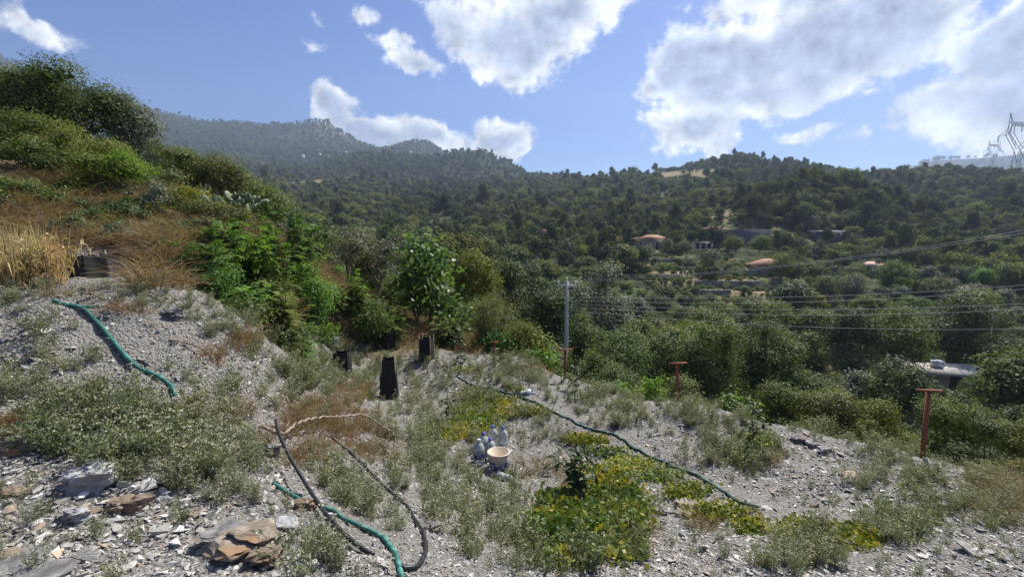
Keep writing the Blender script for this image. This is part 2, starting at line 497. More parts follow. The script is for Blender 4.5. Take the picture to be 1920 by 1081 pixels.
def plain(name, col, rough=.7, spec=.3, metal=0.0, nscale=0, namp=.3, bump=0.0, bscale=60, tint=0.0):
    m, nt, out = new_mat(name)
    p = principled(nt, out, rough, spec); p.inputs['Metallic'].default_value = metal
    tc = nd(nt, 'ShaderNodeTexCoord'); O = tc.outputs['Object']
    c = None
    if nscale:
        n = noise(nt, O, nscale, 5, .6)
        c = mixc(nt, n, tuple(v * (1 - namp) for v in col), tuple(min(1, v * (1 + namp)) for v in col))
    if tint:
        a = nd(nt, 'ShaderNodeAttribute', attribute_name='tint')
        f = mth(nt, 'MULTIPLY_ADD', a.outputs['Fac'], tint, 1 - tint / 2)
        c = mixc(nt, 1.0, c if c is not None else col, f, 'MULTIPLY')
    if c is None:
        p.inputs['Base Color'].default_value = (*col, 1)
    else:
        lk(nt, c, p.inputs['Base Color'])
    if bump:
        bn = nd(nt, 'ShaderNodeBump'); bn.inputs['Strength'].default_value = bump
        bn.inputs['Distance'].default_value = .02
        lk(nt, noise(nt, O, bscale, 5, .6), bn.inputs['Height']); lk(nt, bn.outputs[0], p.inputs['Normal'])
    return m


# ------------------------------------------------------------------ ground
def ground_material():
    m, nt, out = new_mat('shale_soil')
    p = principled(nt, out, .85, .15)
    g = nd(nt, 'ShaderNodeNewGeometry'); P = g.outputs['Position']
    big = noise(nt, P, .55, 4, .6); mid = noise(nt, P, 3.5, 5, .65); fine = noise(nt, P, 38, 6, .7)
    vor = nd(nt, 'ShaderNodeTexVoronoi', feature='F1'); lk(nt, P, vor.inputs['Vector']); vor.inputs['Scale'].default_value = 42
    vs2 = nd(nt, 'ShaderNodeSeparateColor'); lk(nt, vor.outputs['Color'], vs2.inputs[0])
    c = mixc(nt, smooth(nt, fine, .3, .7), (.12, .115, .105), (.34, .328, .302))
    c = mixc(nt, mth(nt, 'MULTIPLY', smooth(nt, vs2.outputs[0], .45, .95), .6), c, (.36, .35, .33))
    c = mixc(nt, mth(nt, 'MULTIPLY', smooth(nt, vs2.outputs[1], .8, .98), .5), c, (.27, .19, .12))
    c = mixc(nt, mth(nt, 'MULTIPLY', smooth(nt, mid, .5, .75), .45), c, (.20, .17, .135))
    at_ = nd(nt, 'ShaderNodeAttribute', attribute_name='soil')
    dry = mixc(nt, smooth(nt, mid, .35, .65), (.16, .105, .055), (.27, .20, .11))
    dry = mixc(nt, smooth(nt, big, .52, .62), dry, (.10, .105, .04))
    c = mixc(nt, at_.outputs['Fac'], c, dry)
    lk(nt, c, p.inputs['Base Color'])
    b = nd(nt, 'ShaderNodeBump'); b.inputs['Strength'].default_value = 1.0; b.inputs['Distance'].default_value = .05
    h = mth(nt, 'ADD', mth(nt, 'MULTIPLY', fine, .8), mth(nt, 'MULTIPLY', vor.outputs['Distance'], -.7))
    h = mth(nt, 'ADD', h, mth(nt, 'MULTIPLY', mid, 1.2))
    lk(nt, h, b.inputs['Height']); lk(nt, b.outputs[0], p.inputs['Normal'])
    return m
def dry_mask(x, y):
    """1 where dry grass soil, 0 where bare shale"""
    u = x / np.maximum(y, .5)
    e = sstep(y + 2.0 * vnoise(x * .5, y * .5, 9) - np.where(u < -.45, 7.4, 11.5 + 6 * sstep(u, -.2, .3)), 0, 1.6)
    e = np.maximum(e, sstep(y, 15, 17))
    lip = sstep((x - 1.2) * .62 + (y - 10.4) * .78 - .2, .0, 1.6) * (x > -1)
    return np.maximum(e, lip)
def micro(x, y):
    return fbm(x * 7, y * 7, 70, 3) * .045 * (1 - dry_mask(x, y) * .5)
def build_ground():
    xs = np.concatenate([np.arange(-16, -9, .16), np.arange(-9, 9, .06), np.arange(9, 16.01, .16)])
    ys = np.concatenate([np.arange(-3, 1, .15), np.arange(1, 8, .045), np.arange(8, 16.6, .09)])
    X, Y = np.meshgrid(xs, ys)
    Z = height(X, Y) + micro(X, Y)
    r, c = X.shape
    V = np.stack([X, Y, Z], -1).reshape(-1, 3)
    i = np.arange(r - 1)[:, None] * c; j = np.arange(c - 1)[None]
    q = np.stack([i + j, i + j + 1, i + c + j + 1, i + c + j], -1).reshape(-1, 4)
    me = mesh_np('ground', V, q, None, ground_material(), True)
    a = me.attributes.new('soil', 'FLOAT', 'POINT'); a.data.foreach_set('value', dry_mask(X, Y).ravel().astype(np.float32))
    o = link('ground', me)
    return tag(o, 'stony grey shale terrace and bank with dry soil', None, None, 'structure')
GROUND = build_ground()

def hillside_material():
    m, nt, out = new_mat('hillside_soil')
    p = principled(nt, out, .95, .05)
    g = nd(nt, 'ShaderNodeNewGeometry'); P = g.outputs['Position']
    a = noise(nt, P, .035, 5, .6); b = noise(nt, P, .3, 5, .65); c3 = noise(nt, P, .006, 4, .55)
    green = mixc(nt, smooth(nt, b, .35, .65), (.024, .034, .016), (.066, .084, .036))
    dry = mixc(nt, smooth(nt, b, .35, .7), (.15, .13, .065), (.30, .235, .14))
    wood = nd(nt, 'ShaderNodeAttribute', attribute_name='wood')
    green = mixc(nt, wood.outputs['Fac'], green, mixc(nt, smooth(nt, b, .35, .65), (.010, .015, .007), (.026, .034, .016)))
    at_ = nd(nt, 'ShaderNodeAttribute', attribute_name='field')
    f = mth(nt, 'MAXIMUM', mth(nt, 'MULTIPLY', smooth(nt, a, .60, .70), .35), at_.outputs['Fac'])
    c = mixc(nt, f, green, dry)
    rock = nd(nt, 'ShaderNodeAttribute', attribute_name='rock')
    c = mixc(nt, mth(nt, 'MULTIPLY', rock.outputs['Fac'], smooth(nt, b, .3, .6)), c, (.30, .29, .27))
    lk(nt, c, p.inputs['Base Color'])
    bn = nd(nt, 'ShaderNodeBump'); bn.inputs['Strength'].default_value = .7; bn.inputs['Distance'].default_value = .6
    lk(nt, b, bn.inputs['Height']); lk(nt, bn.outputs[0], p.inputs['Normal'])
    return m
def elat(px, py, Y):
    return at(px, py, Y)
# open ground on the far slope (px, py, half width px, half height px of what the photograph shows, depth)
FIELDS = [(1225, 495, 90, 36, 128), (1330, 520, 80, 40, 110), (1365, 415, 40, 14, 200), (1180, 470, 40, 20, 150), (1560, 655, 55, 22, 62),
          (1870, 648, 40, 14, 75), (1270, 318, 50, 5, 520), (730, 370, 18, 6, 260), (620, 300, 40, 8, 700), (1455, 520, 25, 12, 110), (1100, 690, 10, 4, 40)]
def field_mask(x, y):
    m = np.zeros(np.shape(x))
    for px, py, hw, hh, Y in FIELDS:
        c = at(px, py, Y); lw = hw / F_PX * Y
        ly = np.clip(Y * .22, 8, 120)
        d = ((x - c[0]) / lw) ** 2 + ((y - c[1]) / ly) ** 2
        m = np.maximum(m, 1 - sstep(d + vnoise(x * .1, y * .1, 5) * .8, .6, 1.3))
    return m * (.85 + .5 * vnoise(x * .08, y * .3, 15))
def terrace_steps(x, y, z):
    """dry-stone terraces stepped into the open slope around the houses"""
    d = ((x - 46) / 42) ** 2 + ((y - 135) / 48) ** 2
    w = 1 - sstep(d, .5, 1.1)
    s = 1.9
    zz = z + vnoise(x * .05, y * .05, 8) * 1.4
    k = np.floor(zz / s); f = zz / s - k
    return z + w * s * ((k + sstep(f, .72, 1.0)) - zz / s)
def build_hillside():
    us = np.concatenate([np.linspace(-2.4, -1.2, 30)[:-1], np.linspace(-1.2, 1.2, 440), np.linspace(1.2, 2.4, 30)[1:]])
    ys = np.concatenate([np.exp(np.linspace(math.log(16.2), math.log(90), 110))[:-1], np.linspace(90, 190, 90)[:-1], np.exp(np.linspace(math.log(190), math.log(2680), 150))])
    U, Y = np.meshgrid(us, ys); X = U * Y
    Z = terrace_steps(X, Y, height(X, Y)) - .06 * (1 - sstep(Y, 16.6, 18))
    r, c = X.shape
    V = np.stack([X, Y, Z], -1).reshape(-1, 3)
    i = np.arange(r - 1)[:, None] * c; j = np.arange(c - 1)[None]
    q = np.stack([i + j, i + j + 1, i + c + j + 1, i + c + j], -1).reshape(-1, 4)
    me = mesh_np('hillside', V, q, None, hillside_material(), True)
    a = me.attributes.new('field', 'FLOAT', 'POINT'); a.data.foreach_set('value', field_mask(X, Y).ravel().astype(np.float32))
    a = me.attributes.new('wood', 'FLOAT', 'POINT'); a.data.foreach_set('value', sstep(Y, 350, 900).ravel().astype(np.float32))   # closed woodland far up, the trees' self-shade included in the darker colour
    pk = at(620, 245, 1850)
    rk = .6 * np.exp(-((X - pk[0]) / 110) ** 2 - ((Y - 1830) / 180) ** 2)
    a = me.attributes.new('rock', 'FLOAT', 'POINT'); a.data.foreach_set('value', rk.ravel().astype(np.float32))
    o = link('hillside', me)
    return tag(o, 'wooded valley sides and mountains beyond the terrace', None, None, 'structure')
build_hillside()

# ------------------------------------------------------------------ scatter: one object that holds what nobody could count
def scatter(name, protos, P, rot, scl, idx, label, cat, parent=None):
    """protos: meshes; P (n,3), rot (n,3) euler, scl (n,), idx (n,)"""
    n = len(P)
    me = bpy.data.meshes.new(name)
    me.vertices.add(n); me.vertices.foreach_set('co', np.asarray(P, np.float32).ravel())
    a = me.attributes.new('rot', 'FLOAT_VECTOR', 'POINT'); a.data.foreach_set('vector', np.asarray(rot, np.float32).ravel())
    s3 = np.asarray(scl, np.float32)
    if s3.ndim == 1: s3 = np.repeat(s3[:, None], 3, 1)
    a = me.attributes.new('scl', 'FLOAT_VECTOR', 'POINT'); a.data.foreach_set('vector', s3.ravel())
    a = me.attributes.new('pick', 'INT', 'POINT'); a.data.foreach_set('value', np.asarray(idx, np.int32))
    o = link(name, me, parent)
    coll = bpy.data.collections.new(name + '_kinds')
    for k, pm in enumerate(protos):
        coll.objects.link(bpy.data.objects.new('%s_kind_%02d' % (name, k), pm))
    ng = bpy.data.node_groups.new(name, 'GeometryNodeTree')
    ng.interface.new_socket('Geometry', in_out='INPUT', socket_type='NodeSocketGeometry')
    ng.interface.new_socket('Geometry', in_out='OUTPUT', socket_type='NodeSocketGeometry')
    gi = ng.nodes.new('NodeGroupInput'); go = ng.nodes.new('NodeGroupOutput')
    ci = ng.nodes.new('GeometryNodeCollectionInfo'); ci.inputs['Collection'].default_value = coll
    ci.inputs['Separate Children'].default_value = True; ci.inputs['Reset Children'].default_value = True
    ip = ng.nodes.new('GeometryNodeInstanceOnPoints'); ip.inputs['Pick Instance'].default_value = True
    def attr(nm, ty):
        q = ng.nodes.new('GeometryNodeInputNamedAttribute'); q.data_type = ty; q.inputs['Name'].default_value = nm
        return next(s for s in q.outputs if s.enabled and s.name == 'Attribute')
    L = ng.links.new
    e2r = ng.nodes.new('FunctionNodeEulerToRotation')
    L(attr('rot', 'FLOAT_VECTOR'), e2r.inputs[0])
    L(gi.outputs[0], ip.inputs['Points']); L(ci.outputs[0], ip.inputs['Instance'])
    L(attr('pick', 'INT'), ip.inputs['Instance Index']); L(e2r.outputs[0], ip.inputs['Rotation']); L(attr('scl', 'FLOAT_VECTOR'), ip.inputs['Scale'])
    L(ip.outputs[0], go.inputs[0])
    md = o.modifiers.new('scatter', 'NODES'); md.node_group = ng
    return tag(o, label, cat, None, 'stuff')

# ------------------------------------------------------------------ plants: leaves, crowns, trunks
def unit(v):
    return v / (np.linalg.norm(v, axis=-1, keepdims=True) + 1e-9)
def leaf_quads(pos, axis, L, w, rng, mb, tint, fold=.0, face=None):
    """diamond leaves: base at pos, along axis; face: the way the blades look"""
    n = len(pos)
    side = unit(np.cross(axis, unit(rng.normal(size=(n, 3)) if face is None else face)))
    L = np.broadcast_to(L, (n,))[:, None]; w = np.broadcast_to(w, (n,))[:, None]
    a = pos; c = pos + axis * L
    m = pos + axis * L * .45
    nn = np.cross(axis, side)
    b = m + side * w * .5 + nn * L * fold; d = m - side * w * .5 + nn * L * fold
    V = np.stack([a, b, c, d], 1).reshape(-1, 3)
    q = np.arange(4 * n).reshape(-1, 4)
    mb.add(V, q, tint=np.asarray(tint))
def crown(rng, W, H, base, n, leaf, nl=None, asp=.5, up=.25, loose=1.0, D=None, droop=.15, spread=1.6, shell=.72, core=26):
    """leafy crown: lobes -> twigs -> leaves; returns builder and the lobe centres"""
    D = D or W
    rx, ry, rz = W / 2, D / 2, (1 - base) * H / 2
    c0 = np.array((0, 0, base * H + rz))
    nl = nl or int(rng.integers(12, 18))
    dirs = unit(rng.normal(size=(nl, 3))); dirs[:, 2] = dirs[:, 2] * .9 + .12
    rr = rng.uniform(.35, .95, nl) ** .6
    lobe_r = rng.uniform(.22, .46, nl)
    C = c0 + dirs * rr[:, None] * np.array((rx, ry, rz)) * (1 - lobe_r[:, None] * .75)
    # broad below, narrower on top
    RL = lobe_r[:, None] * np.array((rx, ry, min(rz, rx) * 1.0))
    nt = max(20, int(n / 11))
    pr = lobe_r ** 2; pr /= pr.sum()
    li = rng.choice(nl, nt, p=pr)
    d = rng.normal(size=(nt, 3)); d[:, 2] += up * 1.6; d = unit(d)
    rad = shell + (1.06 - shell) * rng.random(nt) ** .6
    rad = np.where(rng.random(nt) < .12, rad * rng.uniform(1.05, 1.35, nt), rad)
    T = C[li] + d * RL[li] * rad[:, None] * loose
    k = rng.integers(7, 16, nt)
    ti = np.repeat(np.arange(nt), k)
    m = len(ti)
    pos = T[ti] + rng.normal(size=(m, 3)) * leaf * spread * np.array((1, 1, .75))
    face = unit(d[ti] + np.array((0, 0, .35)) + rng.normal(size=(m, 3)) * .34)
    ax = rng.normal(size=(m, 3)) + np.array((0, 0, -droop * 3)) + d[ti] * .3
    ax = unit(ax - face * (ax * face).sum(-1, keepdims=True) * .9)
    tt = np.clip(rng.random(nt)[ti] * .55 + rng.random(m) * .45, 0, 1)
    mb = MB()
    ls = leaf * rng.uniform(.7, 1.25, m)
    leaf_quads(pos, ax, ls, ls * asp, rng, mb, tt, face=face)
    # big dark quads added deep in each lobe to block light through the crown
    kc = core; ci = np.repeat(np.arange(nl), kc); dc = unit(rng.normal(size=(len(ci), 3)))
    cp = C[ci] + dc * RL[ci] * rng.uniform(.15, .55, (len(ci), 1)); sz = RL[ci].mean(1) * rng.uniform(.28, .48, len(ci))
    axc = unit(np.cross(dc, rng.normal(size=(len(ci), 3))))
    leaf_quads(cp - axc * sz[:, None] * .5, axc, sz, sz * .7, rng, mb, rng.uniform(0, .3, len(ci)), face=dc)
    return mb, C, lobe_r * rx
def trunk_mesh(rng, H, base, C, r0, mat, lean=.06, nmax=12, name='trunk', sink=.3, multi=1):
    mb = MB()
    top = np.array((rng.normal() * lean * H, rng.normal() * lean * H, H * min(.8, base + .35)))
    for s in range(multi):
        off = np.array((rng.normal() * r0 * 1.5, rng.normal() * r0 * 1.5, 0)) * (multi > 1)
        t = np.linspace(0, 1, 7)[:, None]
        P = np.array((0, 0, -sink)) + off + (top + off * 3 + np.array((0, 0, sink))) * t
        P[1:-1] += rng.normal(size=(5, 3)) * np.array((1, 1, .2)) * H * .014
        R = r0 * np.linspace(1.15, .42, 7); R[0] *= 1.35
        mb.tube(P, R, 7)
        idx = rng.permutation(len(C))[:nmax]
        for i in idx:
            f = rng.uniform(.35, .95)
            k = f * 6; a = int(k); st = P[a] * (1 - (k - a)) + P[min(a + 1, 6)] * (k - a)
            e = C[i]
            mid = (st + e) / 2 + np.array((0, 0, -.06 * H)) * rng.uniform(-.3, 1) + rng.normal(size=3) * H * .02
            q = np.linspace(0, 1, 5)[:, None]
            B = st * (1 - q) ** 2 + 2 * mid * q * (1 - q) + e * q ** 2
            rb = r0 * (.55 - .25 * f)
            mb.tube(B, rb * np.linspace(1, .22, 5), 5, cap=False)
    return mb.mesh(name, mat, True)

BARK = plain('bark_grey_brown', (.10, .075, .055), .9, .1, nscale=9, namp=.45, bump=.6, bscale=25)
BARK_PALE = plain('bark_pale', (.20, .17, .135), .9, .1, nscale=9, namp=.4, bump=.5, bscale=25)
LEAF = {
    'broad': leaf_mat('leaf_mid_green', (.052, .082, .021), (.165, .205, .052), .28),
    'yellow': leaf_mat('leaf_yellow_green', (.070, .096, .022), (.205, .220, .048), .28),
    'bright': leaf_mat('leaf_bright_green', (.060, .130, .018), (.165, .260, .038), .42),
    'dark': leaf_mat('leaf_dark_green', (.030, .052, .019), (.094, .126, .042), .20),
    'olive': leaf_mat('leaf_grey_olive', (.076, .090, .056), (.190, .204, .138), .22, .6, .15),
    'fig': leaf_mat('leaf_fig_green', (.050, .100, .024), (.150, .225, .058), .36, .5, .2),
    'brown': leaf_mat('leaf_dry_brown', (.11, .075, .03), (.25, .18, .09), .3),
    'far': leaf_mat('leaf_far_green', (.074, .098, .032), (.200, .228, .074), .2, .8, .04, .5),
    'far_dark': leaf_mat('leaf_far_dark', (.042, .064, .026), (.122, .148, .056), .15, .8, .04, .4),
    'far_olive': leaf_mat('leaf_far_olive', (.080, .094, .060), (.185, .200, .132), .15, .8, .04, .3),
    'cypress': leaf_mat('leaf_cypress', (.009, .016, .009), (.026, .038, .018), .05, .8, .04, .1),
    'tamarisk': leaf_mat('leaf_feathery_olive', (.085, .100, .036), (.205, .215, .084), .33),
}


# ------------------------------------------------------------------ forest on the far slopes (uncountable mass)
HOUSE_SPOTS = [(1222, 462, 150, 8), (1345, 445, 165, 8), (1320, 462, 150, 7), (1440, 510, 115, 8), (1640, 505, 120, 5), (1555, 440, 190, 5),
               (1770, 695, 60, 10), (1405, 450, 170, 9), (1025, 446, 200, 6), (567, 295, 700, 14), (745, 338, 430, 8), (1863, 625, 75, 3)]
HS = [(*at(a, b, Y)[:2], r) for a, b, Y, r in HOUSE_SPOTS]
def clear_of_houses(x, y, pad=1.0):
    ok = np.ones(np.shape(x), bool)
    for hx, hy, r in HS:
        ok &= (x - hx) ** 2 + ((y - hy) * .8) ** 2 > (r * pad) ** 2
        # keep the sight line in front of each house fairly open
        t = y / hy
        ok &= ~((t > .86) & (t < 1) & (np.abs(x / y - hx / hy) < r * .6 / hy))
    return ok
WINDOWS = [(1675, 1862, 702, 57), (1188, 1262, 472, 150), (1165, 1400, 548, 112), (1285, 1450, 474, 150), (1400, 1475, 503, 116), (1612, 1658, 500, 120), (1535, 1580, 438, 190),
           (1525, 1640, 668, 60), (1853, 1872, 632, 72), (1012, 1040, 441, 200), (1048, 1078, 705, 27), (1310, 1400, 425, 190), (808, 846, 410, 300)]
def keeps_view(x, y, ztop, rad):
    """open views that the photograph shows: nothing grows tall in front of them"""
    px, py = proj((x, y, ztop)); rp = rad * F_PX / y
    ok = np.ones(np.shape(x), bool)
    for a, b, top, Y in WINDOWS:
        ok &= ~((y < Y - 2) & (px + rp * .6 > a) & (px - rp * .6 < b) & (py < top))
    return ok
def far_protos():
    out = []
    g = np.random.default_rng(21)
    spec = [('far', 6.5, 6.0, .16), ('far', 7.5, 6.5, .12), ('tamarisk', 5.5, 5.2, .15), ('far_dark', 6.0, 6.5, .1), ('far_dark', 7.0, 5.6, .1), ('far_olive', 5.5, 4.6, .15), ('far_olive', 6.2, 5.0, .15), ('far_dark', 4.2, 8.0, .1), ('far', 5.5, 5.5, .15)]
    for k, W, H, b in spec:
        mb, C, R = crown(g, W, H, b, 1500, .46, nl=int(g.integers(8, 15)), asp=.75, spread=.85, core=6)
        t = MB(); t.tube([(0, 0, -1), (0.1, 0, H * .3), (0, .1, H * .6)], [.16, .12, .05], 5)
        V = np.vstack(mb.V + [v for v in t.V]); n0 = mb.n
        q = np.vstack(mb.q + [v + n0 for v in t.q]); tq = np.concatenate(mb.tq + t.tq)
        mi = np.concatenate([np.zeros(sum(map(len, mb.q)), int), np.ones(sum(map(len, t.q)), int)])
        out.append(mesh_np('forest_tree', V, q, None, None, False, tq, [LEAF[k], BARK], mi))
    return out
FP = far_protos()
def build_forest():
    g = np.random.default_rng(31)
    pts = []
    def batch(n, y0, y1, s0, s1, power=2):
        u = g.uniform(-1.5, 1.35, n)
        y = (y0 ** power + (y1 ** power - y0 ** power) * g.random(n)) ** (1 / power)
        x = u * y
        dens = .68 + .9 * fbm(x * .02 * 150 / y0, y * .02 * 150 / y0, 77, 3)
        f = field_mask(x, y)
        k = (g.random(n) < dens) & (g.random(n) > f * 1.2) & clear_of_houses(x, y)
        x, y = x[k], y[k]
        s = (s0 + s1) / 2 * np.exp(g.normal(size=len(x)) * .28)
        if y0 < 500:
            k = keeps_view(x, y, height(x, y) + 5.5 * s, 2.5 * s); x, y, s = x[k], y[k], s[k]
        pts.append(np.stack([x, y, terrace_steps(x, y, height(x, y)) - .2, s], -1))
    batch(7600, 100, 260, .55, 1.0)
    batch(17000, 260, 560, .6, 1.05)
    batch(17000, 560, 1100, .8, 1.3)
    batch(26000, 1100, 2100, .95, 1.5)
    batch(1500, 2100, 2650, 3.0, 4.0)
    n = 420                                        # the steep wooded hump
    y = g.uniform(172, 250, n); x = g.uniform(.47, .82, n) * y; k = clear_of_houses(x, y, .8); x, y = x[k], y[k]
    pts.append(np.stack([x, y, height(x, y) - .2, .8 * np.exp(g.normal(size=len(x)) * .25)], -1))
    A = np.vstack(pts); n = len(A)
    zone = vnoise(A[:, 0] / (A[:, 1] * .08 + 6), A[:, 1] / (A[:, 1] * .12 + 8), 91) + g.normal(size=n) * .22
    idx = np.where(zone > .16, g.choice([5, 6, 5, 0], n), np.where(zone < -.2, g.choice([3, 4, 7, 3], n), g.choice([0, 1, 2, 7, 8, 4], n)))
    rot = np.stack([g.normal(size=n) * .06, g.normal(size=n) * .06, g.uniform(0, 6.283, n)], -1)
    sc = np.stack([A[:, 3], A[:, 3], A[:, 3] * g.uniform(.7, 1.35, n)], -1)
    scatter('forest', FP, A[:, :3], rot, sc, idx, 'hazy mixed forest covering the far slopes and ridges', 'forest')
build_forest()

# ------------------------------------------------------------------ single trees and shrubs
def spawn(name, px, py_top, wpx, Y, kind, label, seed, cat='tree', group=None, base=.12, leaf=None, cover=2.4, asp=.5, trunk_r=None, nl=None, dpx=None, py_base=None, **kw):
    """a tree whose crown shows at that place and size; it stands on the soil below"""
    g = np.random.default_rng(seed)
    top = at(px, py_top, Y)
    x, y = top[0], Y
    z0 = hz(x, y)
    W = wpx * Y / F_PX / CP
    H = max(top[2] - z0, .35 * W)
    leaf = leaf or float(np.clip(Y * .0052, .045, .3))
    area = W * H * (1 - base)
    n = int(np.clip(cover * area / (.5 * leaf * leaf * asp), 600, 17000))
    mb, C, R = crown(g, W, H, base, n, leaf, nl=nl, asp=asp, **kw)
    o = empty(name, (x, y, z0))
    mb.build('crown', LEAF[kind], o)
    tr = trunk_mesh(g, H, base, C, trunk_r or max(.02, .022 * H), BARK if kind != 'olive' else BARK_PALE)
    link('trunk', tr, o)
    return tag(o, label, cat, group)

def frond_shrub(px, py_top, wpx, Y, label, seed, kind='bright', stems=26, fl=.38, name='feathery_shrub', py_base=None, leaflet=.075):
    """upright shoots carrying feather-like compound leaves"""
    g = np.random.default_rng(seed)
    top = at(px, py_top, Y); x = top[0]; z0 = hz(x, Y)
    if py_base is not None:
        z0 = min(z0, top[2] - .4)
    H = max(top[2] - z0, .5); W = wpx * Y / F_PX
    o = empty(name, (x, Y, z0))
    st = MB(); lf = MB()
    for s in range(stems):
        an = g.uniform(0, 6.283); rr = W / 2 * g.uniform(.1, .85)
        e = np.array((math.cos(an) * rr, math.sin(an) * rr, H * g.uniform(.6, 1.0)))
        t = np.linspace(0, 1, 6)[:, None]
        P = np.array((math.cos(an), math.sin(an), 0)) * rr * .35 * (1 - t) + e * t
        P[:, :2] += (t ** 2 * g.normal(size=2) * .1)
        P[:, 2] = e[2] * t[:, 0] - .1 * (1 - t[:, 0])
        st.tube(P, np.linspace(.014, .004, 6) * (1 + H * .3), 5, cap=False)
        nf = int(g.integers(16, 24) * max(1, H / 1.4))
        for k in range(nf):
            f = g.uniform(.18, 1.0)
            a = f * 5; i = min(int(a), 4); b0 = P[i] * (1 - (a - i)) + P[i + 1] * (a - i)
            da = g.uniform(0, 6.283)
            d = unit(np.array((math.cos(da), math.sin(da), g.uniform(.1, .9) + (.8 if f > .9 else 0))))
            L = fl * g.uniform(.6, 1.15) * (1.1 - .45 * f)
            m = 11
            q = (np.arange(m) + 1) / m
            R = b0 + d * (q * L)[:, None] + np.array((0, 0, -1.)) * (q ** 2 * L * .45)[:, None]
            T = unit(np.gradient(R, axis=0))
            sd_ = unit(np.cross(T, np.array((0, 0, 1.))))
            ln = leaflet * (1 - .5 * np.abs(q - .45)) * g.uniform(.8, 1.2)
            tone = g.uniform(0, .6)
            for sg in (-1, 1):
                ax = unit(sd_ * sg + T * .45 + np.array((0, 0, -.15)))
                wd = ln * .38
                up = unit(np.cross(ax, T))
                mid = R + ax * (ln * .5)[:, None]; tip = R + ax * ln[:, None]
                V = np.stack([R, mid + T * (wd / 2)[:, None], tip, mid - T * (wd / 2)[:, None]], 1).reshape(-1, 3)
                lf.add(V, np.arange(4 * m).reshape(-1, 4), tint=np.clip(tone + g.random(m) * .4, 0, 1))
    lf.build('leaves', LEAF[kind], o)
    st.build('stems', BARK, o)
    return tag(o, label, 'shrub')

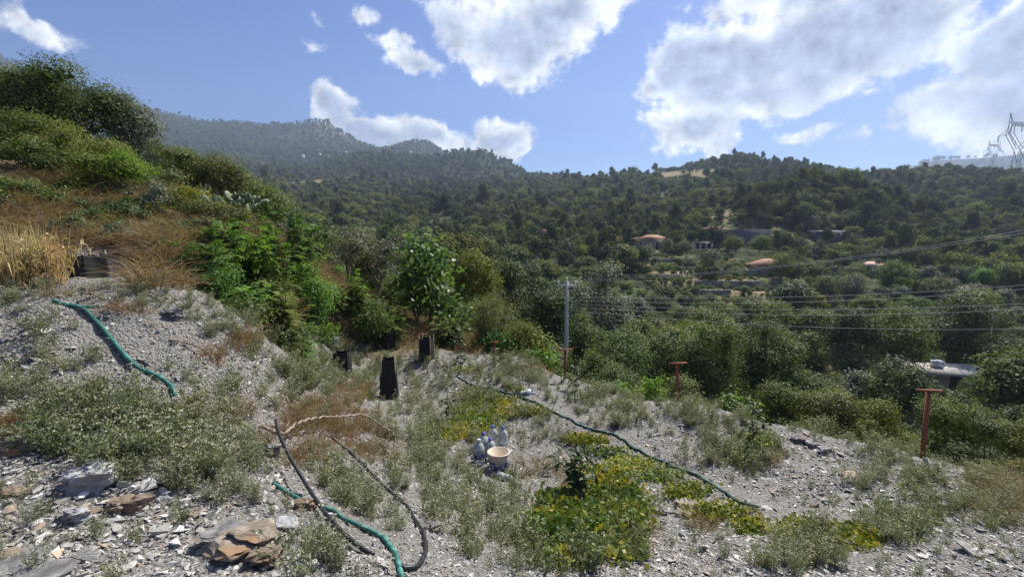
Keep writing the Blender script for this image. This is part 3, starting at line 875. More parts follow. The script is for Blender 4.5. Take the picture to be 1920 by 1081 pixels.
S_ = spawn
def build_single_trees():
    # ---- hillside at the left
    S_('broadleaf_tree', 15, 92, 190, 17, 'broad', 'dark broad tree cut off by the left edge, highest on the slope', 101, base=.1)
    S_('broadleaf_tree', 135, 108, 210, 18, 'broad', 'large bushy tree standing against the sky on the left slope', 102, base=.06, nl=26)
    S_('evergreen_tree', 238, 182, 120, 19, 'olive', 'grey-green conical tree to the right of the large bushy tree', 103, base=.05, nl=20)
    S_('shrub', 45, 205, 170, 14, 'broad', 'tall shrub below the tree cut off by the left edge', 104, cat='shrub', base=.04)
    S_('shrub', 140, 238, 170, 13.2, 'yellow', 'rounded yellowish shrub below the large bushy tree', 105, cat='shrub', base=.03)
    S_('shrub', 70, 285, 170, 12, 'broad', 'low spreading green shrub above the bramble', 106, cat='shrub', base=.02)
    S_('shrub', 178, 290, 130, 12, 'broad', 'dense green shrub at the upper edge of the dry grass', 117, cat='shrub', base=.02)
    S_('shrub', 235, 278, 95, 12.2, 'bright', 'sunlit bright green shrub above the dry grass slope', 107, cat='shrub', base=.02)
    S_('shrub', 335, 268, 120, 15.5, 'yellow', 'loose yellow-green shrub beside the slim leafy tree', 108, cat='shrub', base=.05)
    S_('broadleaf_tree', 408, 280, 100, 16, 'tamarisk', 'slim olive-green leafy tree above the prickly pear', 109, base=.05)
    S_('bramble', 30, 335, 150, 9.8, 'fig', 'bramble with small glossy leaves sprawling over the dry grass', 110, cat='bramble', base=.0, leaf=.05, asp=.8)
    S_('shrub', 280, 338, 80, 11.4, 'olive', 'small grey shrub on the dry grass slope', 111, cat='shrub', base=.02)
    S_('shrub', 345, 350, 95, 12.2, 'yellow', 'low olive-yellow shrub to the left of the prickly pear', 112, cat='shrub', base=.0)
    S_('shrub', 492, 345, 110, 17, 'broad', 'dark green shrub behind the prickly pear on the skyline', 113, cat='shrub', base=.03)
    S_('shrub', 400, 385, 130, 11.6, 'tamarisk', 'pale broom-like shrub in front of the prickly pear', 114, cat='shrub', base=.0)
    S_('shrub', 320, 415, 80, 9.5, 'dark', 'dark shrub growing beside the brown rock ledge', 115, cat='shrub', base=.0)
    S_('shrub', 590, 415, 90, 14, 'broad', 'leafy shrub on the spur behind the bright feathery shrubs', 116, cat='shrub', base=.02)
    # ---- feathery bright shrubs on the bank
    F = frond_shrub
    F(390, 455, 110, 7.8, 'feathery green shrub beside the grey weeds on top of the bank', 201)
    F(450, 415, 130, 9.0, 'tall feathery shrub rising in the middle of the thicket', 202, stems=30)
    F(505, 450, 120, 8.6, 'leafy feathery shrub to the right of the tall one', 203, stems=28)
    F(545, 398, 120, 11.0, 'bright sunlit feathery shrub at the top of the thicket', 204, stems=34)
    F(455, 530, 120, 7.4, 'low feathery shrub at the foot of the bank', 205, stems=26)
    F(525, 530, 120, 7.7, 'feathery shrub between the bank and the upright light green one', 206, stems=26, kind='broad')
    F(585, 545, 90, 11.6, 'spreading feathery shrub behind the left tree guard', 207, stems=26)
    F(660, 500, 70, 12.5, 'narrow upright light green shrub beside the small olive tree', 208, stems=20)
    F(615, 575, 90, 12.0, 'dull green feathery shrub directly behind the left tree guard', 209, kind='broad')
    F(725, 575, 80, 13.0, 'low pinnate shrub behind the farthest tree guard', 210, stems=18)
    F(545, 610, 80, 8.2, 'low feathery shrub below the rock ledge', 211, stems=20)
    F(840, 600, 70, 13.2, 'light feathery shrub beside the square tree guard', 212, stems=18, kind='broad')
    S_('shrub', 430, 470, 110, 8.3, 'bright', 'rounded bright green bush inside the feathery thicket', 220, cat='shrub', base=.0, leaf=.055)
    S_('shrub', 490, 520, 120, 8.0, 'broad', 'leafy green bush at the heart of the thicket', 221, cat='shrub', base=.0, leaf=.055)
    S_('shrub', 560, 470, 100, 10.6, 'bright', 'round bright bush below the top of the thicket', 222, cat='shrub', base=.0, leaf=.06)
    S_('shrub', 535, 590, 110, 8.0, 'broad', 'dull green bush at the right foot of the bank', 223, cat='shrub', base=.0, leaf=.055)
    S_('shrub', 470, 590, 90, 6.9, 'broad', 'small leafy bush spilling over the bank foot', 224, cat='shrub', base=.0, leaf=.05)
    S_('shrub', 402, 490, 95, 7.3, 'bright', 'small-leaved bright bush on the crest right of the bare bank', 226, cat='shrub', base=.0, leaf=.05)
    S_('shrub', 452, 560, 105, 6.7, 'broad', 'low green bush leaning over the bank edge', 227, cat='shrub', base=.0, leaf=.05)
    S_('shrub', 520, 622, 105, 7.3, 'broad', 'lowest green bush of the thicket beside pale weeds', 228, cat='shrub', base=.0, leaf=.05)
    S_('shrub', 598, 612, 80, 10.4, 'bright', 'light green bush directly left of the boulder', 229, cat='shrub', base=.0, leaf=.055)
    S_('shrub', 580, 515, 110, 10.8, 'bright', 'fresh green bush behind the brown ledge', 230, cat='shrub', base=.0, leaf=.055)
    S_('broadleaf_tree', 372, 292, 90, 16.5, 'broad', 'dark green tree between yellow-green shrub and slim leafy tree', 231, base=.05)
    S_('broadleaf_tree', 462, 322, 90, 18, 'broad', 'rounded green tree right of the slim leafy tree', 232, base=.05)
    S_('shrub', 300, 318, 90, 14, 'tamarisk', 'olive shrub on the slope left of the yellow-green shrub', 233, cat='shrub', base=.03)
    S_('shrub', 690, 545, 90, 12.5, 'broad', 'green shrub between the upright light green shrub and the fig', 225, cat='shrub', base=.0, leaf=.06)
    # ---- middle
    S_('olive_tree', 648, 428, 80, 14.5, 'olive', 'small grey olive tree with a dark slanting trunk on brown grass', 120, base=.36, cover=1.5, trunk_r=.055)
    S_('olive_tree', 705, 403, 140, 18, 'olive', 'larger grey olive tree beside the fig tree', 121, base=.2, cover=1.8)
    S_('fig_tree', 800, 408, 105, 15.5, 'fig', 'fig tree with large leaves rising above the thicket', 122, base=.1, leaf=.19, asp=.85, cover=2.0)
    S_('fig_tree', 775, 490, 150, 15, 'fig', 'lower fig with large leaves in front of the tall fig', 123, base=.05, leaf=.17, asp=.85, cover=2.0)
    S_('fig_shrub', 850, 555, 110, 14.5, 'fig', 'dark large-leaved fig shrub between tall fig and feathery tamarisk', 124, base=.03, leaf=.15, asp=.85, cat='shrub')
    S_('broadleaf_tree', 886, 450, 112, 22, 'yellow', 'round yellow-green tree to the right of the fig', 125, base=.1, nl=22)
    S_('tamarisk', 925, 540, 100, 13.8, 'tamarisk', 'feathery olive-green tamarisk at the end of the terrace', 126, base=.0, leaf=.07, asp=.22, cover=1.5, spread=2.2)
    S_('tamarisk', 975, 590, 75, 13.2, 'yellow', 'small yellowish tamarisk leaning over the terrace edge', 127, base=.0, leaf=.07, asp=.25, cover=1.5, spread=2.2)
    S_('broadleaf_tree', 1020, 515, 135, 31, 'dark', 'large dark tree standing to the left of the utility pole', 128, base=.03, nl=26)
    S_('broadleaf_tree', 1090, 560, 70, 33, 'yellow', 'yellow-green tree directly behind the utility pole', 129, base=.05)
    S_('shrub', 1118, 640, 60, 17, 'broad', 'green shrub at the foot of the utility pole', 130, base=.0, cat='shrub')
    S_('evergreen_tree', 955, 455, 75, 42, 'dark', 'dark rounded tree behind the yellow-green tree', 131, base=.08)
    S_('evergreen_tree', 1000, 470, 80, 46, 'dark', 'dark evergreen above the dark tree by the pole', 132, base=.05)
    S_('olive_tree', 1130, 480, 120, 48, 'olive', 'wide grey olive tree above the wires near the pole', 133, base=.05)
    S_('olive_tree', 1085, 500, 80, 40, 'olive', 'grey olive tree just behind the top of the pole', 134, base=.08)
    # ---- below the terrace edge
    S_('broadleaf_tree', 1165, 600, 130, 24, 'broad', 'leafy green tree below the terrace to the right of the pole', 140, base=.03, nl=24)
    S_('broadleaf_tree', 1230, 600, 110, 27, 'broad', 'leafy tree behind the middle red post', 141, base=.03, nl=22)
    S_('shrub', 1150, 665, 120, 15.5, 'broad', 'low leafy shrub on the lip between pole and middle red post', 142, base=.0, cat='shrub')
    S_('shrub', 1275, 672, 90, 13.5, 'tamarisk', 'dull green shrub around the middle red post', 143, base=.0, cat='shrub')
    S_('vine', 1228, 678, 34, 11.2, 'bright', 'bright yellow-green vine shoot to the left of the middle red post', 144, base=.0, leaf=.07, asp=.8, cat='vine')
    S_('broadleaf_tree', 1340, 590, 150, 26, 'broad', 'broad green tree in the dip to the right of the middle red post', 145, base=.03, nl=26)
    S_('broadleaf_tree', 1440, 565, 150, 32, 'broad', 'spreading tree with visible branches in the valley', 146, base=.12, nl=26, cover=1.9)
    S_('fig_shrub', 1390, 690, 90, 14.5, 'fig', 'large-leaved shrub in the dark hollow behind the terrace edge', 147, base=.0, leaf=.12, asp=.8, cat='shrub')
    S_('shrub', 1480, 690, 120, 14.5, 'yellow', 'light olive shrub beside the dark hollow', 148, base=.0, cat='shrub')
    S_('shrub', 1560, 700, 150, 14, 'tamarisk', 'wide olive-green shrub below the terrace', 149, base=.0, cat='shrub')
    S_('shrub', 1650, 720, 130, 13, 'yellow', 'rounded light green shrub to the left of the big red post', 150, base=.0, cat='shrub')
    S_('shrub', 1560, 765, 150, 11, 'tamarisk', 'low shrub hugging the stony lip', 151, base=.0, cat='shrub')
    S_('shrub', 1700, 790, 120, 9.6, 'broad', 'low green shrub just behind the big red post', 152, base=.0, cat='shrub')
    S_('broadleaf_tree', 1790, 712, 130, 15, 'broad', 'glossy green bush below the flat concrete roof', 153, base=.0, cat='shrub')
    S_('evergreen_shrub', 1850, 755, 110, 12, 'dark', 'dark shrub to the right of the big red post', 154, base=.0, cat='shrub')
    S_('shrub', 1925, 735, 110, 13, 'yellow', 'pale yellow-green shrub at the right edge', 155, base=.0, cat='shrub')
    S_('shrub', 1905, 830, 110, 9.2, 'tamarisk', 'low olive shrub at the right edge of the terrace', 156, base=.0, cat='shrub')
    S_('broadleaf_tree', 1600, 637, 75, 50, 'tamarisk', 'small open tree with bare trunk on the dry clearing', 157, base=.3, cover=1.4)
    S_('broadleaf_tree', 1605, 558, 110, 52, 'dark', 'tall dark tree behind the small open tree', 158, base=.05, nl=24)
    S_('broadleaf_tree', 1695, 565, 120, 55, 'broad', 'tall yellow-topped tree behind the flat concrete roof', 159, base=.05, nl=24)
    S_('broadleaf_tree', 1800, 540, 150, 62, 'dark', 'wide dark tree by the second utility pole', 160, base=.05, nl=24)
    S_('shrub', 1900, 650, 100, 45, 'broad', 'green hedge-like shrub right of the flat concrete roof', 161, base=.0, cat='shrub')
    S_('shrub', 1690, 660, 70, 50, 'olive', 'grey-green shrub touching the flat concrete roof', 162, base=.0, cat='shrub')
    S_('olive_tree', 1590, 505, 60, 95, 'olive', 'pale silvery olive tree below the pale-roofed cottage', 163, base=.05)
    S_('olive_tree', 1330, 462, 48, 112, 'olive', 'lone olive tree with a clear trunk on the terraces', 164, base=.3, cover=1.8)
    S_('olive_tree', 1217, 462, 22, 130, 'olive', 'small olive tree below the corner of the stone house', 165, base=.3)
    S_('olive_tree', 1252, 448, 25, 138, 'olive', 'olive tree hiding the right wall of the stone house', 166, base=.25)
    S_('olive_tree', 1288, 450, 28, 135, 'olive', 'rounded olive tree below the brick house', 167, base=.2)
    S_('evergreen_tree', 1346, 412, 46, 152, 'dark', 'dark evergreen in front of the brick house', 168, base=.0, nl=20)
    S_('evergreen_tree', 1380, 440, 40, 140, 'broad', 'bushy green tree below the dark retaining wall', 169, base=.05)
    S_('evergreen_tree', 1425, 440, 44, 140, 'broad', 'rounded tree to the right of the dark retaining wall', 170, base=.05)
    S_('broadleaf_tree', 1470, 470, 60, 112, 'broad', 'bright topped tree overlapping the tiled roof', 171, base=.03)
    S_('broadleaf_tree', 1250, 540, 60, 90, 'dark', 'dark tree on the lower terraces', 172, base=.05)
    for px, top, wd, Y, sd_, which in ((819, 374, 10, 292, 180, 'shorter'), (834, 360, 12, 292, 181, 'taller')):
        S_('cypress_tree', px, top, wd, Y, 'cypress', '%s of two slim cypress trees on the slope' % which, sd_, base=.02, leaf=.45, cover=5, nl=14)
build_single_trees()

# ---- valley trees too alike to place by hand: shared crowns, each an object of its own
LANDMARKS = [('utility pole', 1063, 600), ('stone house', 1222, 455), ('flat concrete roof', 1775, 690), ('tiled roof', 1437, 498), ('two cypresses', 827, 385),
             ('little white house', 1025, 442), ('pale-roofed cottage', 1635, 497), ('second utility pole', 1863, 605), ('brick house', 1335, 430), ('grey flat roof', 1555, 434)]
ORD = ['first', 'second', 'third', 'fourth', 'fifth', 'sixth', 'seventh', 'eighth', 'ninth', 'tenth', 'eleventh', 'twelfth', 'thirteenth', 'fourteenth', 'fifteenth', 'sixteenth', 'seventeenth', 'eighteenth', 'nineteenth', 'twentieth']
def build_valley_trees():
    g = np.random.default_rng(57)
    kinds = {'broad': ('leafy green tree', 'broadleaf_tree'), 'dark': ('dark evergreen tree', 'evergreen_tree'), 'olive': ('grey olive tree', 'olive_tree'),
             'yellow': ('yellow-green tree', 'broadleaf_tree'), 'bright': ('bright green tree', 'broadleaf_tree')}
    protos = {}
    for k, (W, H, b) in {'broad': (6.5, 6.2, .06), 'dark': (6, 6.6, .05), 'olive': (5.4, 4.8, .14), 'yellow': (5.6, 5.4, .08), 'bright': (5.6, 5.6, .06)}.items():
        for v in range(3 if k in ('broad', 'olive', 'dark') else 2):
            W2, H2 = W * g.uniform(.85, 1.15), H * g.uniform(.85, 1.2)
            mb, C, R = crown(g, W2, H2, b, 5200, .27, nl=int(g.integers(16, 24)), asp=.6, spread=1.1)
            protos.setdefault(k, []).append((mb.mesh('crown', LEAF[k]), trunk_mesh(g, H2, b, C, .16, BARK, sink=1.0), W2, H2))
    taken = [(o.location.x, o.location.y, 3.0) for o in COL.objects if o.type == 'EMPTY' and o.get('category') in ('tree',)]
    made = []
    tries = 0
    while len(made) < 205 and tries < 9000:
        tries += 1
        u = g.uniform(-.42, 1.15); y = math.sqrt(30 ** 2 + (112 ** 2 - 30 ** 2) * g.random()); x = u * y
        if u < -.25 and y < 45: continue
        if not clear_of_houses(np.array(x), np.array(y), .9) or g.random() < float(field_mask(np.array([x]), np.array([y]))[0]) * .96: continue
        s = .85 * math.exp(g.normal() * .26) * (.75 + y / 300)
        if any((x - a) ** 2 + (y - b) ** 2 < (1.9 * s + r * .55) ** 2 for a, b, r in taken): continue
        z = hz(x, y)
        if not keeps_view(np.array(x), np.array(y), z + 5.6 * s, 2.6 * s): continue
        px, py = proj((x, y, z + 4 * s))
        if not -60 < px < 1990: continue
        # nothing may tower over the clearings and houses seen beyond it
        zone = vnoise(x * .03, y * .03, 12) + g.normal() * .25
        k = 'olive' if zone > .25 else 'dark' if zone < -.22 else ('broad', 'broad', 'yellow', 'broad', 'bright', 'broad', 'dark')[int(g.integers(7))]
        taken.append((x, y, 2.6 * s)); made.append((x, y, z, s, k, px, py))
    slots = {}
    for t in made:
        x, y, z, s, k, px, py = t
        lm = min(LANDMARKS, key=lambda l: math.hypot(l[1] - px, (l[2] - py) * 1.6))
        dx, dy = px - lm[1], py - lm[2]
        side = ('right of' if dx > 0 else 'left of') if abs(dx) > abs(dy) * .8 else ('below' if dy > 0 else 'above')
        slots.setdefault((k, lm[0], side), []).append((math.hypot(dx, dy), t))
    for (k, lm, side), L in slots.items():
        L.sort(key=lambda a: a[0])
        words, nm = kinds[k]
        for i, (_, (x, y, z, s, _, px, py)) in enumerate(L):
            pm = protos[k][int(g.integers(len(protos[k])))]
            o = empty(nm, (x, y, z - .15), g.uniform(0, 6.28))
            o.scale = (s * g.uniform(.9, 1.1), s * g.uniform(.9, 1.1), s * g.uniform(.85, 1.15))
            link('crown', pm[0], o); link('trunk', pm[1], o)
            lab = words + ' in the valley ' + (side + ' the ' + lm if len(L) == 1 else ', %s from the %s going %s' % (ORD[i], lm, {'right of': 'right', 'left of': 'left', 'below': 'down', 'above': 'up'}[side]))
            tag(o, lab.replace(' ,', ','), 'tree', 'trees across the valley')
build_valley_trees()

def build_undergrowth():
    """low bushes filling the slope below the terrace and the valley floor"""
    g = np.random.default_rng(61)
    protos = []
    for k, W, H in (('broad', 2.0, 1.5), ('yellow', 1.8, 1.2), ('dark', 2.2, 1.6), ('tamarisk', 1.8, 1.2), ('bright', 1.5, 1.2), ('olive', 1.8, 1.3)):
        mb, C, R = crown(g, W, H, -.1, 1500, .13, nl=12, asp=.6, spread=1.1)
        protos.append(mb.mesh('bush', LEAF[k]))
    n = 5200
    u = g.uniform(-.5, 1.25, n); y = 11.5 + (130 - 11.5) * g.random(n) ** 1.35; x = u * y
    lip = (x - 1.2) * .62 + (y - 10.4) * .78
    k = (((lip > 1.4) & (u > -.05)) | (y > 19)) & (g.random(n) > field_mask(x, y) * .85) & clear_of_houses(x, y, .6)
    x, y = x[k], y[k]; m = len(x)
    s = g.uniform(.5, 1.2, m) * (.62 + y / 90)
    k = keeps_view(x, y, height(x, y) + 1.4 * s, .9 * s); x, y, s = x[k], y[k], s[k]
    xf, yf = g.uniform(.1, 1.1, 9000) , g.uniform(55, 215, 9000); xf = xf * yf; k = (field_mask(xf, yf) > .22) & (g.random(9000) < .8)
    xf, yf = xf[k], yf[k]; x = np.concatenate([x, xf]); y = np.concatenate([y, yf]); s = np.concatenate([s, np.clip(.42 * np.exp(g.normal(size=len(xf)) * .45), .15, 1.1)]); m = len(x)
    P = np.stack([x, y, terrace_steps(x, y, height(x, y)) - .1], -1)
    ux, uy = g.uniform(.2, .52, 420), g.uniform(74, 128, 420); ux = ux * uy; P = np.vstack([P, np.stack([ux, uy, terrace_steps(ux, uy, height(ux, uy)) - .1], -1)]); s = np.concatenate([s, np.clip(.6 * np.exp(g.normal(size=420) * .4), .2, 1.3)])
    n2 = 130; Q, ok = ground_hits(g.uniform(90, 520, n2), g.uniform(350, 505, n2), 24); Q = Q[ok]; Q = Q[Q[:, 1] > 8.8]; P = np.vstack([P, Q - np.array((0, 0, .05))]); s = np.concatenate([s, g.uniform(.12, .42, len(Q))]); m = len(P)
    rot = np.stack([np.zeros(m), np.zeros(m), g.uniform(0, 6.28, m)], -1)
    scatter('undergrowth', protos, P, rot, s, g.integers(0, 6, m), 'low green undergrowth filling the valley below the terrace', 'undergrowth')
build_undergrowth()


# ------------------------------------------------------------------ houses across the valley
STONE = plain('rubble_stone', (.33, .26, .205), .9, .1, nscale=1.6, namp=.4, bump=.6, bscale=3)
BRICK = plain('brown_brick', (.34, .19, .13), .9, .1, nscale=2, namp=.3)
GREY_WALL = plain('dark_grey_wall', (.11, .10, .12), .9, .1, nscale=1, namp=.3)
PLASTER = plain('pale_plaster', (.62, .60, .56), .8, .2, nscale=1, namp=.15)
TILES = plain('clay_tiles', (.34, .18, .125), .85, .15, nscale=2.5, namp=.35, tint=.5)
SHEET = plain('grey_sheet_roof', (.50, .50, .52), .6, .3, nscale=.8, namp=.2)
CONCRETE = plain('weathered_concrete', (.42, .39, .35), .9, .15, nscale=1.3, namp=.35, bump=.3, bscale=5)
DARK_GLASS = plain('dark_window', (.02, .022, .026), .25, .5)
WOOD_DARK = plain('dark_timber', (.07, .045, .03), .8, .2, nscale=5, namp=.3)
def far_hit(px, py, y0=40.0, y1=1500.0):
    Y = np.exp(np.linspace(math.log(y0), math.log(y1), 4000))
    dx, dy, dz = ray(px, py); t = Y / dy
    gap = EYE + dz * t - terrace_steps(dx * t, Y, height(dx * t, Y))
    k = int(np.argmax(gap < 0)) if (gap < 0).any() else len(Y) - 1
    return np.array((dx * t[k], Y[k], EYE + dz * t[k]))
def hip_roof(mb, w, d, h, rise, eave=.7, ridge=.4, thick=.18):
    a, b = w / 2 + eave, d / 2 + eave; r = w / 2 * ridge
    V = [(-a, -b, h), (a, -b, h), (a, b, h), (-a, b, h), (-r, 0, h + rise), (r, 0, h + rise)]
    V += [(x, y, z - thick) for x, y, z in V[:4]]
    mb.add(V, [(0, 1, 5, 4), (2, 3, 4, 5), (0, 6, 7, 1), (1, 7, 8, 2), (2, 8, 9, 3), (3, 9, 6, 0), (6, 9, 8, 7)], [(1, 2, 5), (3, 0, 4)], tint=.5)
    return mb
def flat_roof(mb, w, d, h, t=.25, eave=.35, slope=0.0):
    M = Matrix.Translation((0, 0, h)) @ Matrix.Rotation(slope, 4, 'X')
    return mb.box(-w / 2 - eave, w / 2 + eave, -d / 2 - eave, d / 2 + eave, 0, t, M)
def house(name, px, py, Y0, w, d, h, rz, label, wall, roofm, roof='hip', rise=1.25, openings=(), slope=0.0, sink=.6, yfix=None):
    p = far_hit(px, py, Y0) if yfix is None else at(px, py, yfix)
    o = empty(name, p, math.radians(rz))
    mb = MB(); mb.box(-w / 2, w / 2, -d / 2, d / 2, -sink - 1.2, h); mb.build('wall', wall, o)
    mb = MB()
    if roof == 'hip': hip_roof(mb, w, d, h + .02, rise)
    else: flat_roof(mb, w, d, h + .01, slope=slope)
    mb.build('roof', roofm, o)
    for kind, face, c, z0, ww, hh in openings:
        # face: 'f' front (-y), 'l' left (-x), 'r' right (+x)
        mb = MB(); fr = MB(); e = .05
        def put(m, a0, a1, q0, q1, p0, p1):
            if face == 'f': m.box(a0, a1, -d / 2 - p1, -d / 2 - p0, q0, q1)
            elif face == 'l': m.box(-w / 2 - p1, -w / 2 - p0, a0, a1, q0, q1)
            else: m.box(w / 2 + p0, w / 2 + p1, a0, a1, q0, q1)
        put(mb, c - ww / 2, c + ww / 2, z0, z0 + hh, .003, .03)
        ob = mb.build(kind, DARK_GLASS if kind == 'window' else WOOD_DARK, o)
        put(fr, c - ww / 2 - .12, c - ww / 2 - .003, z0, z0 + hh, .004, .08); put(fr, c + ww / 2 + .003, c + ww / 2 + .12, z0, z0 + hh, .004, .08)
        put(fr, c - ww / 2 - .12, c + ww / 2 + .12, z0 + hh + .003, z0 + hh + .14, .004, .08)
        if kind == 'window': put(fr, c - ww / 2 - .15, c + ww / 2 + .15, z0 - .13, z0 - .003, .004, .1)
        fr.build('frame', PLASTER if wall is not PLASTER else STONE, ob)
    return tag(o, label, 'house')
def build_houses():
    house('stone_house', 1222, 466, 90, 9.4, 7.6, 3.4, 24, 'rubble-stone house with a red tiled hip roof above the terraces', STONE, TILES,
          openings=(('window', 'l', 0, 1.2, 1, 1.1), ('door', 'f', -1.2, 0, 1.1, 2.1), ('window', 'f', 1.6, 1.2, .9, 1)))
    house('brick_house', 1338, 455, 100, 9, 7, 4.4, -12, 'brown brick house half hidden behind a dark evergreen', BRICK, TILES, rise=1.2,
          openings=(('window', 'f', -3, 2.3, 1, 1.2), ('window', 'f', 2.8, 2.3, 1.1, 1.2), ('door', 'f', 0, 0, 1.1, 2.1)))
    house('annexe', 1315, 466, 90, 6, 4, 2.3, -5, 'low pale annexe with open bays below the brick house', PLASTER, CONCRETE, 'flat',
          openings=(('door', 'f', -1.9, 0, 1.1, 1.8), ('door', 'f', 0, 0, 1.1, 1.8), ('door', 'f', 1.9, 0, 1.1, 1.8)))
    house('cottage', 1437, 515, 80, 7, 5.5, 2.6, 20, 'low cottage with a red tiled roof beside the bright topped tree', STONE, TILES, rise=1.5,
          openings=(('window', 'f', -1.5, 1, .9, .9), ('window', 'l', 0, 1, .9, .9)))
    house('cottage', 1632, 512, 80, 4.6, 4, 2.2, 15, 'small cottage with a sunlit pale tiled roof in dark trees', STONE, plain('pale_tiles', (.55, .36, .28), .8, .2, nscale=2, namp=.3, tint=.4), rise=.9,
          openings=(('window', 'f', 0, .8, .8, .8),))
    house('long_shed', 1550, 448, 100, 11, 5, 2.6, 18, 'long shed with a grey flat roof on the wooded hump', GREY_WALL, SHEET, 'flat', slope=.05,
          openings=(('door', 'f', -3, 0, 1.4, 2), ('window', 'f', 2, 1, 1.6, .9)))
    house('white_house', 1022, 448, 90, 4.6, 4, 2.9, -18, 'little white house with a red roof among olive trees', PLASTER, TILES, rise=.8,
          openings=(('window', 'f', -1, 1, .8, 1), ('window', 'f', 1, 1, .8, 1)))
    # far away on the mountain foot
    for k, (px, py, w, h, lab, rf) in enumerate(((567, 297, 9, 10, 'tall white block house alone on the far mountain foot', 'flat'),
                                                 (598, 291, 10, 5, 'low pale house to the right of the tall white block', 'flat'),
                                                 (618, 296, 9, 6, 'grey house at the middle of the far hamlet', 'hip'),
                                                 (648, 287, 12, 5, 'long pale house at the right end of the far hamlet', 'hip'),
                                                 (770, 287, 8, 6, 'pale house high on the dark dome-shaped hill', 'hip'),
                                                 (745, 338, 7, 5, 'pale two-bay house in the woods below the dome-shaped hill', 'hip'),
                                                 (915, 348, 6, 4, 'tiny yellowish house in the woods above the cypresses', 'flat'))):
        house('far_house', px, py, 150, w, w * .7, h, -20 + 13 * k, lab, PLASTER, TILES if rf == 'hip' else PLASTER if False else CONCRETE, rf, rise=1.2,
              openings=(('window', 'f', -w * .25, h * .5, 1.2, 1.3), ('window', 'f', w * .25, h * .5, 1.2, 1.3)))
    # dark retaining wall beside the brick house
    p = far_hit(1405, 455, 100)
    o = empty('retaining_wall', p, math.radians(-6))
    L = 13; mb = MB(); mb.box(-L / 2, L / 2, -.3, .3, -3, 4.2); mb.build('wall', GREY_WALL, o)
    mb = MB(); mb.box(-L / 2 - .1, L / 2 + .1, -.4, .4, 4.203, 4.4); mb.build('coping', CONCRETE, o)
    tag(o, 'tall dark grey retaining wall to the right of the brick house', 'wall', None, 'thing')
    # dry-stone terrace walls
    for k, (px, py, Lm, rz) in enumerate(((1195, 478, 14, 4), (1235, 490, 16, -3), (1290, 505, 15, 3), (1355, 511, 17, -4), (1340, 532, 20, 2), (1225, 520, 14, 5), (1310, 549, 12, -3), (1195, 503, 10, 2))):
        p = far_hit(px, py, 70)
        g = np.random.default_rng(300 + k)
        mb = MB(); x = -Lm / 2
        o = empty('dry_stone_wall', p, math.radians(rz))
        for row in range(3):
            x = -Lm / 2
            while x < Lm / 2:
                w = g.uniform(.4, .9); dd = g.uniform(-.06, .06)
                mb.box(x + .02, x + w - .02, -.3 + dd, .3 + dd, -.5 + row * .42, -.5 + row * .42 + .40, tint=g.random()); x += w
        q = mb.build('stones', plain('terrace_stone_%d' % k, (.30, .27, .22), .9, .1, tint=.9), o)
        q['kind'] = 'stuff'
        zones = ['left of the stone house', 'below the stone house', 'second step below the stone house', 'under the lone olive tree', 'below the lone olive tree', 'third step below the stone house', 'lowest of all above the wires', 'far left end of the terraces']
        tag(o, 'dry-stone terrace wall, ' + zones[k], 'wall', 'dry-stone terrace walls', 'thing')
build_houses()

def build_concrete_roof():
    """flat-roofed shed in the valley with a pale water tank on it"""
    y = 56.0
    c = at(1775, 690, y)
    o = empty('concrete_shed', c, math.radians(-9))
    w, d = 9.8, 5.6
    mb = MB(); mb.box(-w / 2 + .4, w / 2 - .4, -d / 2 + .4, d / 2 - .4, -5, -.3); mb.build('wall', STONE, o)
    mb = MB(); mb.box(-w / 2, w / 2, -d / 2, d / 2, -.297, 0); mb.build('roof', CONCRETE, o)
    mb = MB(); mb.box(-1.2, 0.0, -d / 2 + .3, -d / 2 + .396, -2.2, -.4); mb.build('door', WOOD_DARK, o)
    tag(o, 'shed with a flat weathered concrete roof in the valley', 'shed')
    p = o.matrix_basis @ Vector((-.9, .3, .012))
    t = empty('water_tank', p, math.radians(-9))
    mb = MB()
    mb.box(-.48, .48, -.4, .4, .08, .75); m = plain('tank_plastic', (.55, .58, .66), .45, .4)
    mb.build('body', m, t)
    mb = MB(); mb.box(-.52, .52, -.44, .44, .753, .83); mb.box(-.2, .2, -.2, .2, .832, .9); mb.build('lid', m, t)
    mb = MB()
    for sx in (-.4, .4): mb.box(sx - .05, sx + .05, -.42, .42, 0, .078)
    mb.build('skid', WOOD_DARK, t)
    tag(t, 'pale blue-grey water tank standing on the flat concrete roof', 'water tank')
build_concrete_roof()

